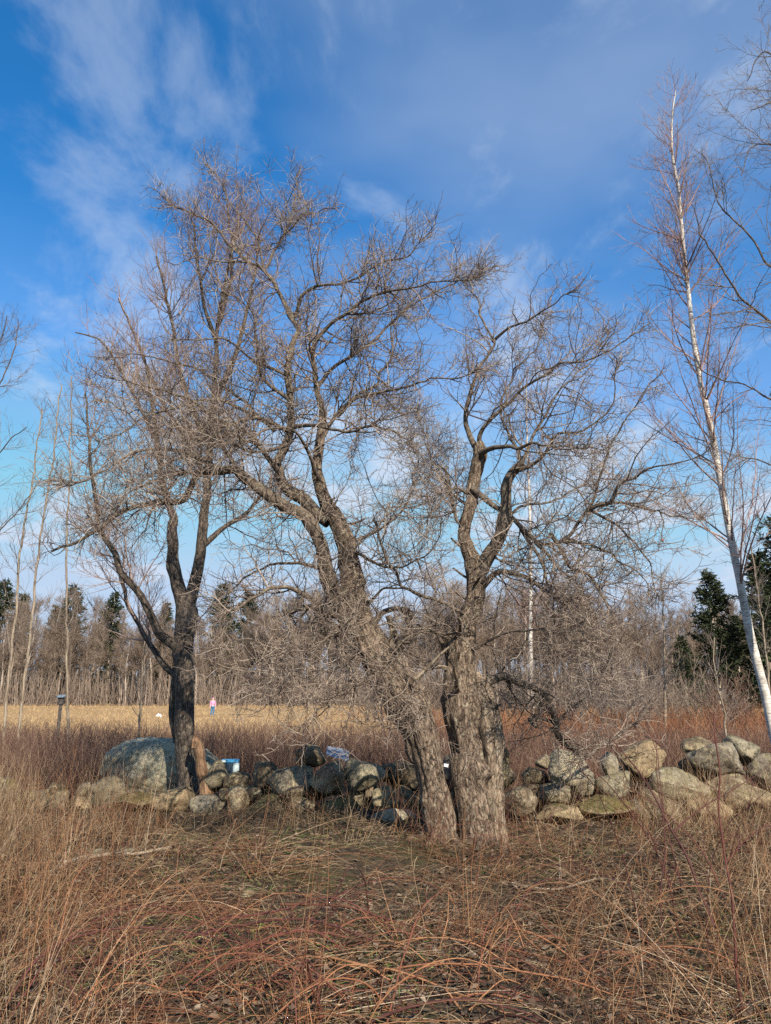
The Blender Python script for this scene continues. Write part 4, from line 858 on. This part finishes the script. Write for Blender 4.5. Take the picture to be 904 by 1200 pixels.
# standing straw stalks: thick on the left and right, sparse in front of the wall
def stalks(name, n, y0, y1, wfun, hr, lean, material, label, wd, droop=0.25, K=None, pw=1.0, S=4, bias=(0, 0)):
    nt_ = n // 14; x, y = frustum_xy(nt_, y0, y1, r, pw); keep = r.random(nt_) < wfun(x, y); x, y = x[keep], y[keep]; m0 = len(x)
    rep = r.integers(3, 26, m0); lx, ly = r.normal(0, lean * 0.8, m0), r.normal(0, lean * 0.5, m0); lx, ly = np.repeat(lx, rep), np.repeat(ly, rep); sp = np.repeat(r.uniform(0.05, 0.22, m0), rep)
    x, y = np.repeat(x, rep), np.repeat(y, rep); m = len(x); x = x + r.normal(size=m) * sp; y = y + r.normal(size=m) * sp
    d = np.stack([lx + r.normal(bias[0], lean * 0.8, m), ly + r.normal(bias[1], lean * 0.6, m), np.ones(m)], -1); P0 = np.stack([x, y, h_ground(x, y) - 0.01], -1)
    C_ = bent(P0, d, r.uniform(hr[0], hr[1], m), S, droop * r.uniform(0, 2, m), 0.05, r) if False else bent(P0, d, r.uniform(hr[0], hr[1], m), S, droop, 0.06, r)
    Rr = r.uniform(wd[0], wd[1], m)[:, None] * np.linspace(1, 0.35, S + 1)[None]
    v_ = tubes(C_, Rr, 3); stuff(name, v_, material, label, 'dry stalks'); return C_, Rr
sx = lambda x, y: x / (0.5 * y)
sel = lambda x, y: np.clip(0.09 + 1.8 * np.clip(-sx(x, y) - 0.45, 0, 1) + 0.9 * np.clip(sx(x, y) - 0.25, 0, 1) + 0.12 * patch(x, y, 0.9, 61) + 0.22 * np.clip((y - 9.6) / 0.5, 0, 1) + 0.7 * np.exp(-((x - 0.95) ** 2 / 0.5 + (y - 8.8) ** 2 / 0.12)), 0.02, 1)
st1 = stalks('straw_stalks', 2500, 3.4, 11.0, sel, (0.25, 0.95), 0.30, M['straw'], 'pale dry stalks standing in the foreground', (0.0014, 0.0028))
st2 = stalks('rust_stalks', 3800, 3.4, 11.0, sel, (0.25, 1.0), 0.34, M['rust_stem'], 'rusty orange dry stalks standing in the foreground', (0.0014, 0.0030))
stalks('tall_stalks', 4200, 7.0, 11.6, lambda x, y: np.clip(2.2 * (-sx(x, y) - 0.58), 0, 1) + np.clip(0.9 * (sx(x, y) - 0.5), 0, 0.5), (0.5, 1.15), 0.22, M['straw'], 'tall pale dry stalks rising before both ends of the wall', (0.0016, 0.003))
stalks('wall_stalks', 1500, 9.9, 11.0, lambda x, y: np.clip(0.25 + 0.35 * (x > 0.8), 0, 1), (0.25, 0.75), 0.32, M['straw'], 'dry stalks growing up against the foot of the wall', (0.0014, 0.0026))
lay = lambda x, y: np.clip(0.28 + 0.5 * np.clip((7.0 - y) / 3, 0, 1) + 0.35 * patch(x, y, 0.6, 63), 0, 1)
stalks('lying_stalks', 10000, 2.8, 9.5, lay, (0.3, 1.0), 2.6, M['rust_stem'], 'fallen rusty stems lying across one another in the foreground', (0.0016, 0.0034), 0.5, pw=0.8)
stalks('pale_stems', 3000, 2.8, 10.0, lay, (0.3, 1.1), 2.4, M['straw'], 'bleached stems lying across the foreground thatch', (0.0016, 0.0034), 0.5, pw=0.8)
bk_ = spawn((st1[0], st1[1]), 3500, 0.4, (0.06, 0.22), (25, 60), 0.1, 0.1, 2, 0.7, 0.0018, 0.0008, rmin=0.001); stuff('stalk_branchlets', tubes(bk_[0], bk_[1], 3), M['straw'], 'thin dry side shoots on the pale stalks', 'dry stalks')

# bramble bushes: arching canes, each cane a part
def bramble(px, py, ncanes, label, seed, L=(1.0, 1.9), red=(0.0, 0.7), lean=(0, 0), up=1.0, rad=(0.0034, 0.0065), group='bramble bushes in the foreground'):
    b0 = ground_at(px, py); rr = np.random.default_rng(seed); root = empty('bramble_bush', tuple(b0)); tag(root, label, 'bramble', group)
    P0 = np.stack([b0[0] + rr.normal(0, 0.22, ncanes), b0[1] + rr.normal(0, 0.2, ncanes), np.zeros(ncanes)], -1); P0[:, 2] = h_ground(P0[:, 0], P0[:, 1]) - 0.02
    d = np.stack([rr.normal(lean[0], 0.55, ncanes), rr.normal(lean[1], 0.3, ncanes), np.full(ncanes, up)], -1)
    C_ = bent(P0, d, rr.uniform(L[0], L[1], ncanes), 16, 1.9 / up ** 0.5, 0.07, rr); R = rr.uniform(rad[0], rad[1], ncanes)[:, None] * np.linspace(1, 0.35, 17)[None]
    tn = rr.uniform(red[0], red[1], ncanes)
    for k in range(ncanes):
        src_ = (C_[k:k + 1], R[k:k + 1]); sh = spawn(src_, 9, 0.2, (0.08, 0.4), (30, 70), 0.25, 0.1, 4, 0.6, 0.0028, 0.0012, rmin=0.0014); th = spawn(src_, 40, 0.02, (0.006, 0.012), (70, 95), 0, 0.02, 1, 0.4, 0.0012, 0.0004, rmin=0.0008)
        one = lambda s_, K: tubes(s_[0], s_[1], K, tint=np.full(len(s_[0]), tn[k]))
        v_, f_, a_ = join([one(src_, 6), one(sh, 4), one(th, 3)]); o_ = link_mesh('cane', v_, f_, M['bramble'], attrs={'tint': a_['tint']}); to_local(o_, root)
for k, (px, py, nc, red, lean, wh) in enumerate([(60, 1150, 9, (0, 0.6), (0.8, 0), 'in the near corner beside the bleached sticks'), (170, 1120, 9, (0.1, 0.8), (0.6, 0), 'below the pale fallen branch'), (250, 1165, 10, (0.2, 1.0), (0.5, 0), 'at the near edge under the long purple arch'), (330, 1110, 9, (0.1, 0.9), (0.4, 0), 'at the tip of the long purple arch'), (420, 1150, 10, (0.3, 1.0), (-0.5, 0), 'at the middle of the near edge'),
    (480, 1090, 8, (0.1, 0.8), (-0.6, 0), 'straight in front of the leaning apple trunk'), (560, 1140, 9, (0.3, 1.0), (-0.4, 0), 'straight in front of the upright apple trunk'), (390, 1190, 10, (0.2, 1), (0.5, 0), 'cut off by the bottom edge, left of centre'), (660, 1120, 8, (0.1, 0.9), (-0.3, 0), 'in front of the pale wall stone'), (130, 1185, 10, (0.2, 0.9), (0.4, 0), 'cut off by the bottom edge near the bleached sticks'), (540, 1190, 9, (0.2, 1), (-0.2, 0), 'cut off by the bottom edge, right of centre')]):
    bramble(px, py, nc, 'red brown bramble tangle ' + wh, 900 + k, (0.8, 1.7), red, lean, 0.6)
def traced_bramble(label, arcs, seed):
    b0 = ground_at(*arcs[0][0][0]); root = empty('bramble_bush', tuple(b0)); tag(root, label, 'bramble', 'bramble bushes in the foreground')
    for pts, g0, g1, w, tn in arcs:          # g0, g1: photo rows where the ends meet the ground
        Y0, Y1 = ground_at(pts[0][0], g0)[1], ground_at(pts[-1][0], g1)[1]; m = len(pts)
        P_ = np.array([at(q_[0], q_[1], Y0 + (Y1 - Y0) * i_ / (m - 1)) for i_, q_ in enumerate(pts)]); S_ = smooth_path(P_, 26)
        S_ += 0.015 * np.stack([vnoise(S_ * 5 + 9 * k_, 70 + k_) for k_ in range(3)], -1)
        S_[:, 2] = np.maximum(S_[:, 2], h_ground(S_[:, 0], S_[:, 1]) + 0.008)
        R_ = np.linspace(w, w * 0.45, 26) * 0.5 * pix(Y0); src_ = (S_[None], R_[None])
        sh = spawn(src_, 10, 0.1, (0.08, 0.4), (30, 70), 0.25, 0.1, 4, 0.6, 0.0028, 0.0012, rmin=0.0014); th = spawn(src_, 60, 0.02, (0.006, 0.012), (70, 95), 0, 0.02, 1, 0.4, 0.0012, 0.0004, rmin=0.0008)
        one = lambda s_, K: tubes(s_[0], s_[1], K, tint=np.full(len(s_[0]), tn))
        v_, f_, a_ = join([one(src_, 7), one(sh, 4), one(th, 3)]); o_ = link_mesh('cane', v_, f_, M['bramble'], attrs={'tint': a_['tint']}); to_local(o_, root)
traced_bramble('long purple red bramble cane arching low over the near left grass', [([(0, 1190), (40, 1130), (90, 1098), (150, 1088), (230, 1095), (330, 1112)], 1195, 1125, 3.2, 0.2), ([(10, 1200), (60, 1120), (120, 1075), (180, 1062), (250, 1075)], 1200, 1100, 2.4, 0.35)], 1)
traced_bramble('bundle of purple bramble canes lying level in the middle of the grass', [([(215, 1098), (290, 1084), (365, 1078), (430, 1098), (468, 1124)], 1108, 1130, 3.4, 0.1), ([(255, 1078), (320, 1070), (385, 1052), (440, 1072), (500, 1090)], 1095, 1105, 2.6, 0.3), ([(280, 1112), (350, 1092), (405, 1097), (480, 1116)], 1118, 1125, 2.8, 0.45), ([(330, 1060), (400, 1062), (460, 1085), (520, 1122)], 1075, 1130, 2.4, 0.55)], 2)
traced_bramble('orange bramble canes sweeping down past the middle to the near right', [([(370, 1118), (420, 1130), (470, 1140), (530, 1165), (590, 1185)], 1135, 1195, 2.8, 0.95), ([(440, 1140), (520, 1128), (620, 1140), (720, 1165), (790, 1190)], 1150, 1199, 2.2, 0.8), ([(545, 1100), (620, 1118), (690, 1140), (740, 1170)], 1115, 1185, 2.2, 0.7)], 3)
traced_bramble('short dark bramble arch at the very bottom edge', [([(430, 1199), (480, 1180), (540, 1172), (600, 1182), (650, 1199)], 1205, 1205, 3.6, 0.12)], 4)
traced_bramble('straight dark cane slanting before the round wall stone', [([(836, 1085), (812, 1020), (790, 975), (765, 930), (742, 895), (716, 862)], 1095, 1040, 3.2, 0.15), ([(790, 975), (815, 950), (850, 930), (890, 905)], 1050, 1040, 1.8, 0.15)], 5)
traced_bramble('upright maroon cane standing before the last wall boulders', [([(872, 1195), (862, 1100), (850, 1010), (845, 940), (842, 880), (838, 835)], 1199, 1190, 3.4, 0.35), ([(850, 1010), (878, 985), (900, 965)], 1190, 1190, 2.0, 0.3)], 6)
bramble(850, 1110, 5, 'tall dark red canes standing upright near the picture edge', 950, (0.9, 1.7), (0, 0.35), (-0.1, 0), 2.6)
bramble(800, 1060, 5, 'tall wine red canes leaning in front of the round wall stone', 951, (1.0, 1.8), (0, 0.4), (-0.45, 0), 2.2)
bramble(640, 1010, 6, 'thin wine red canes crossing before the pale wall stone', 952, (0.8, 1.6), (0.05, 0.5), (-0.2, 0), 1.3, (0.0022, 0.004))
bramble(890, 1000, 6, 'tangled dark canes in front of the last wall stones', 953, (0.9, 1.6), (0, 0.5), (-0.3, 0), 1.6, (0.0022, 0.004))
bramble(530, 1000, 5, 'thin reddish canes at the foot of the twin apple trunks', 954, (0.6, 1.2), (0.1, 0.6), (-0.3, 0), 1.0, (0.002, 0.0035))
bramble(90, 990, 5, 'thin rusty canes rising before the boulder', 955, (0.8, 1.4), (0.3, 0.9), (0.2, 0), 1.6, (0.002, 0.0035))

# brush beyond the wall
def brush(name, n, y0, y1, h0, h1, material, label, wfun, wd, lean=0.35, kids=1.5):
    x, y = frustum_xy(n, y0, y1, r, 1.0, 1.5); keep = r.random(n) < wfun(x, y); x, y = x[keep], y[keep]; m = len(x)
    d = np.stack([r.normal(0, lean, m), r.normal(0, lean, m), np.ones(m)], -1); P0 = np.stack([x, y, h_ground(x, y) - 0.02], -1)
    C_ = bent(P0, d, r.uniform(h0, h1, m), 4, 0.35, 0.09, r); sc = np.maximum(1, y / 14.0)
    R = (r.uniform(wd[0], wd[1], m) * sc)[:, None] * np.linspace(1, 0.4, 5)[None]
    parts = [tubes(C_, R, 3)]
    if kids: 
        k_ = spawn((C_, R), int(m * kids), 0.3, (0.15 * h1, 0.5 * h1), (25, 60), 0.2, 0.1, 2, 0.75, 0.01, 0.0016, rmin=0.0016); parts.append(tubes(k_[0], k_[1], 3))
    stuff(name, join(parts), material, label, 'brush')
behind = lambda x, y: np.where((x < -2.4) & (x > -4.0) & (y < 14.0), 0.0, 1.0)
brush('brushwood', 13000, 12.6, 19, 0.5, 1.15, M['brush'], 'dense purple brown brushwood just behind the stone wall', behind, (0.0028, 0.005))
brush('brushwood', 9000, 19, 34, 0.35, 0.95, M['brush'], 'thinner brown brush at the near margin of the field', lambda x, y: np.clip(1.2 - (y - 19) / 16 + 0.5 * (x > 0), 0, 1), (0.003, 0.005))
brush('red_brush', 11000, 22, 46, 0.7, 1.5, M['red_brush'], 'rust red brush at the field margin past the upright apple tree', lambda x, y: np.clip(sx(x, y) * 3 - 0.1, 0, 1), (0.003, 0.005), kids=1)
brush('red_brush', 2500, 60, 80, 0.5, 1.1, M['red_brush'], 'rust red brush patch seen under the leaning apple trunk', lambda x, y: np.clip(1 - np.abs(sx(x, y) - 0.02) * 5, 0, 1), (0.003, 0.005), kids=1)
# field grass
n = 42000; y = 26 + (112 - 26) * r.random(n) ** 1.25; x = r.uniform(-1, 1, n) * (0.56 * y + 2); s = y / 30.0
d = np.stack([r.normal(0, 0.5, n), r.normal(0, 0.5, n), np.ones(n)], -1); P0 = np.stack([x, y, h_ground(x, y) - 0.02], -1); L_ = r.uniform(0.15, 0.42, n)
C_ = bent(P0, d, L_, 2, 0.5, 0.1, r); stuff('field_grass', ribbons(C_, (s * r.uniform(0.006, 0.014, n))[:, None] * np.array([[1, 0.8, 0.3]])), M['field_grass'], 'tan dry grass covering the open field', 'grass')

# ------------------------------------------------------------------ small things
def box_mesh(name, sx_, sy_, sz_, bev, material, parent=None, loc=(0, 0, 0), rot=(0, 0, 0)):
    bm = bmesh.new(); bmesh.ops.create_cube(bm, size=1.0)
    for v_ in bm.verts: v_.co = Vector((v_.co.x * sx_, v_.co.y * sy_, v_.co.z * sz_))
    if bev: bmesh.ops.bevel(bm, geom=bm.edges[:], offset=bev, segments=2, affect='EDGES')
    me = bpy.data.meshes.new(name); bm.to_mesh(me); bm.free(); me.materials.append(material)
    o_ = bpy.data.objects.new(name, me); COL.objects.link(o_); o_.parent = parent; o_.location = loc; o_.rotation_euler = rot; return o_
def lathe(name, prof, material, parent=None, K=24, loc=(0, 0, 0), rot=(0, 0, 0)):
    pr = np.array(prof); a_ = np.arange(K) * 2 * np.pi / K
    V_ = np.stack([pr[:, 0:1] * np.cos(a_), pr[:, 0:1] * np.sin(a_), np.repeat(pr[:, 1:2], K, 1)], -1).reshape(-1, 3)
    i_ = np.arange(len(pr) - 1)[:, None] * K; k_ = np.arange(K)[None]; q_ = np.stack([i_ + k_, i_ + (k_ + 1) % K, i_ + K + (k_ + 1) % K, i_ + K + k_], -1).reshape(-1, 4)
    o_ = link_mesh(name, V_, q_, material, parent); o_.location = loc; o_.rotation_euler = rot; return o_
# blue and white tub lying on the wall
s = pix(11.95, 895); p = at(271, 898, 11.95)
tub = empty('plastic_tub', tuple(p)); tub.rotation_euler = (0, 0, 0.1); tag(tub, 'blue lidded plastic tub with a pale side lying on the wall beside the stump', 'tub')
box_mesh('body', 16 * s, 0.14, 13 * s, 0.015, M['navy_plastic'], tub, (-2 * s, 0, -1.5 * s)); box_mesh('lid', 20 * s, 0.17, 3.4 * s, 0.008, M['blue_plastic'], tub, (-1 * s, -0.004, 6.2 * s)); box_mesh('side_panel', 6.5 * s, 0.155, 12 * s, 0.012, M['white_plastic'], tub, (6.2 * s, -0.012, -1.6 * s)); box_mesh('label_patch', 5 * s, 0.02, 2.6 * s, 0.003, M['white_plastic'], tub, (-8.3 * s, -0.085, 6.3 * s))
# crumpled silver sheet
s = pix(11.9, 890); p = at(396, 883, 11.8); gx, gy = np.meshgrid(np.linspace(-1, 1, 26), np.linspace(-1, 1, 14)); w = np.stack([gx * 2.3, gy * 1.3, 0 * gx], -1)
zz_ = 0.025 * fbm(w * 1.6, 5, 3) + 0.02 * np.abs(vnoise(w * 5, 8)); V_ = np.stack([gx * 13 * s + 0.01 * zz_, gy * 0.10, 0.8 * zz_ + 0.06 * gy - 0.03 * gx], -1).reshape(-1, 3)
i_ = (np.arange(13)[:, None] * 26 + np.arange(25)[None]); q_ = np.stack([i_, i_ + 1, i_ + 27, i_ + 26], -1).reshape(-1, 4)
o = link_mesh('silver_sheet', V_, q_, M['foil'], smooth=False); o.location = tuple(p); md = o.modifiers.new('thick', 'SOLIDIFY'); md.thickness = 0.004; tag(o, 'crumpled silvery sheet lying behind the wall stones', 'sheet')
# paper tag on the cleft between the trunks
p = at(523, 897, 9.05); o = box_mesh('paper_tag', 0.05, 0.004, 0.035, 0.0015, M['paper'], None, tuple(p), (0.1, 0.2, 0)); tag(o, 'small white tag fixed in the cleft between the apple trunks', 'tag')
# nest box on a post
D = 24.0; p = at(72, 818, D); g_ = float(h_ground(p[0], D)); nb = empty('nest_box', (p[0], D, g_)); tag(nb, 'nest box with pale blue top on a dark post in the field', 'nest box')
H_ = p[2] - g_; lathe('post', [(0.0, -0.1), (0.05, -0.1), (0.05, H_ - 0.1), (0.0, H_ - 0.1)], M['post'], nb, 10)
bxo = box_mesh('box', 0.15, 0.15, 0.22, 0.006, M['post'], nb, (0, 0, H_ - 0.08)); box_mesh('roof', 0.22, 0.24, 0.035, 0.006, M['box_blue'], nb, (0, -0.02, H_ + 0.05), (0.2, 0, 0)); lathe('entrance_hole', [(0.0, 0.0), (0.02, 0.0), (0.02, 0.006), (0.0, 0.006)], M['shoe'], bxo, 12, (0, -0.0765, 0.03), (math.pi / 2, 0, 0))
# white scrap in the field
D = 62; p = at(187, 830, D); gx, gy = np.meshgrid(np.linspace(-1, 1, 9), np.linspace(-1, 1, 7)); w = np.stack([gx, gy, 0 * gx], -1)
V_ = np.stack([gx * 0.2, gy * 0.08, 0.18 * (1 - gx ** 2) * (0.6 + 0.4 * vnoise(w * 2.2, 3)) + 0.05 * gy], -1).reshape(-1, 3); i_ = (np.arange(6)[:, None] * 9 + np.arange(8)[None]); q_ = np.stack([i_, i_ + 1, i_ + 10, i_ + 9], -1).reshape(-1, 4)
o = link_mesh('paper_scrap', V_, q_, M['paper']); o.location = (p[0], D, float(h_ground(p[0], D)) + 0.32); o.rotation_euler = (0.4, 0.3, 0.2); md = o.modifiers.new('thick', 'SOLIDIFY'); md.thickness = 0.01; tag(o, 'crumpled white scrap caught on the field grass beside the forked trunk', 'litter')
# withered apples still hanging
for px, py, D, lb in ((490, 803, 9.42, 'withered red apple hanging low between the two apple trunks'), (366, 411, 9.33, 'withered red apple hanging high in the leaning tree'), (776, 633, 9.2, 'withered red apple hanging on the outermost drooping twig')):
    p = at(px, py, D); a0 = empty('apple', tuple(p)); a0.scale = (0.75,) * 3; tag(a0, lb, 'apple')
    lathe('fruit', [(0.0, -0.022), (0.012, -0.024), (0.024, -0.012), (0.028, 0.004), (0.022, 0.020), (0.010, 0.022), (0.003, 0.015), (0.0, 0.014)], M['apple_skin'], a0, 14); lathe('stalk', [(0.002, 0.012), (0.002, 0.06), (0.0, 0.06)], M['post'], a0, 6)

# ------------------------------------------------------------------ person out in the field
def skin_body(name, verts, edges, radii, material, parent, root_i=0, sub=2):
    me = bpy.data.meshes.new(name); me.from_pydata(verts, edges, []); o_ = bpy.data.objects.new(name, me); COL.objects.link(o_); o_.parent = parent
    md_ = o_.modifiers.new('skin', 'SKIN'); md_.use_smooth_shade = True
    for i_, rr_ in enumerate(radii): me.skin_vertices[0].data[i_].radius = rr_ if isinstance(rr_, tuple) else (rr_, rr_); me.skin_vertices[0].data[i_].use_root = (i_ == root_i)
    sd = o_.modifiers.new('sub', 'SUBSURF'); sd.levels = sub; sd.render_levels = sub; me.materials.append(material); return o_
D = 74.0; p = at(249, 838, D); g_ = float(h_ground(p[0], D)); pr = empty('person', (p[0], D, g_)); pr.rotation_euler = (0, 0, 0.5); tag(pr, 'person in a pink top and blue trousers standing in the tan field', 'person')
V_ = [(0, 0, 0.95), (0, 0, 1.15), (0, 0, 1.36), (0, 0, 1.46), (0, -0.01, 1.53), (0, -0.015, 1.62), (0, -0.01, 1.69),
      (0.17, 0, 1.38), (0.23, 0.01, 1.12), (0.25, -0.05, 0.90), (0.25, -0.07, 0.80), (-0.17, 0, 1.38), (-0.23, 0.02, 1.12), (-0.24, -0.08, 0.92), (-0.24, -0.11, 0.82),
      (0.09, 0, 0.88), (0.10, -0.03, 0.50), (0.10, 0.02, 0.09), (0.11, -0.12, 0.035), (-0.09, 0, 0.88), (-0.11, 0.03, 0.50), (-0.12, 0.06, 0.09), (-0.13, -0.08, 0.035)]
E_ = [(0, 1), (1, 2), (2, 3), (3, 4), (4, 5), (5, 6), (2, 7), (7, 8), (8, 9), (9, 10), (2, 11), (11, 12), (12, 13), (13, 14), (0, 15), (15, 16), (16, 17), (17, 18), (0, 19), (19, 20), (20, 21), (21, 22)]
R_ = [(0.15, 0.10), (0.13, 0.09), (0.15, 0.10), 0.055, 0.075, 0.095, 0.06, 0.06, 0.045, 0.033, 0.028, 0.06, 0.045, 0.033, 0.028, 0.085, 0.06, 0.042, 0.035, 0.085, 0.06, 0.042, 0.035]
skin_body('body', V_, E_, R_, M['skin'], pr)
off = 0.016
skin_body('jacket', [V_[i] for i in (0, 1, 2, 7, 8, 9, 11, 12, 13)], [(0, 1), (1, 2), (2, 3), (3, 4), (4, 5), (2, 6), (6, 7), (7, 8)], [(0.175, 0.125), (0.155, 0.115), (0.17, 0.12), 0.085, 0.066, 0.052, 0.085, 0.066, 0.052], M['pink'], pr)
skin_body('trousers', [V_[i] for i in (0, 15, 16, 17, 19, 20, 21)], [(0, 1), (1, 2), (2, 3), (0, 4), (4, 5), (5, 6)], [(0.165, 0.12), 0.11, 0.082, 0.062, 0.11, 0.082, 0.062], M['denim'], pr)
for s_, (i, j) in enumerate(((17, 18), (21, 22))): skin_body('shoe', [(V_[i][0], V_[i][1] + 0.02, 0.05), (V_[j][0], V_[j][1] - 0.02, 0.045)], [(0, 1)], [0.055, 0.048], M['shoe'], pr)
skin_body('hat', [(0, -0.005, 1.66), (0, 0, 1.72), (0, 0, 1.76)], [(0, 1), (1, 2)], [0.115, 0.095, 0.04], M['purple'], pr)
skin_body('hair', [(0, 0.05, 1.66), (0, 0.075, 1.56), (0, 0.08, 1.46)], [(0, 1), (1, 2)], [0.08, 0.075, 0.05], M['post'], pr)
for sgn, hi in ((1, 10), (-1, 14)):
    hx, hy, hz = V_[hi]; vv, ee, rr_ = [], [], []
    vv.append((hx, hy, hz)); rr_.append(0.024)
    for k, (dx, ln_) in enumerate(((-0.030, 0.075), (-0.010, 0.085), (0.010, 0.08), (0.028, 0.065))):
        b_i = len(vv); vv += [(hx, hy + dx, hz - 0.05), (hx - 0.01 * sgn, hy + dx - 0.01, hz - 0.05 - ln_ * 0.6), (hx - 0.025 * sgn, hy + dx - 0.012, hz - 0.05 - ln_)]; rr_ += [0.010, 0.009, 0.008]; ee += [(0, b_i), (b_i, b_i + 1), (b_i + 1, b_i + 2)]
    b_i = len(vv); vv += [(hx - 0.02 * sgn, hy - 0.04, hz - 0.02), (hx - 0.03 * sgn, hy - 0.055, hz - 0.06)]; rr_ += [0.011, 0.009]; ee += [(0, b_i), (b_i, b_i + 1)]
    skin_body('hand', vv, ee, rr_, M['skin'], pr, 0, 1)
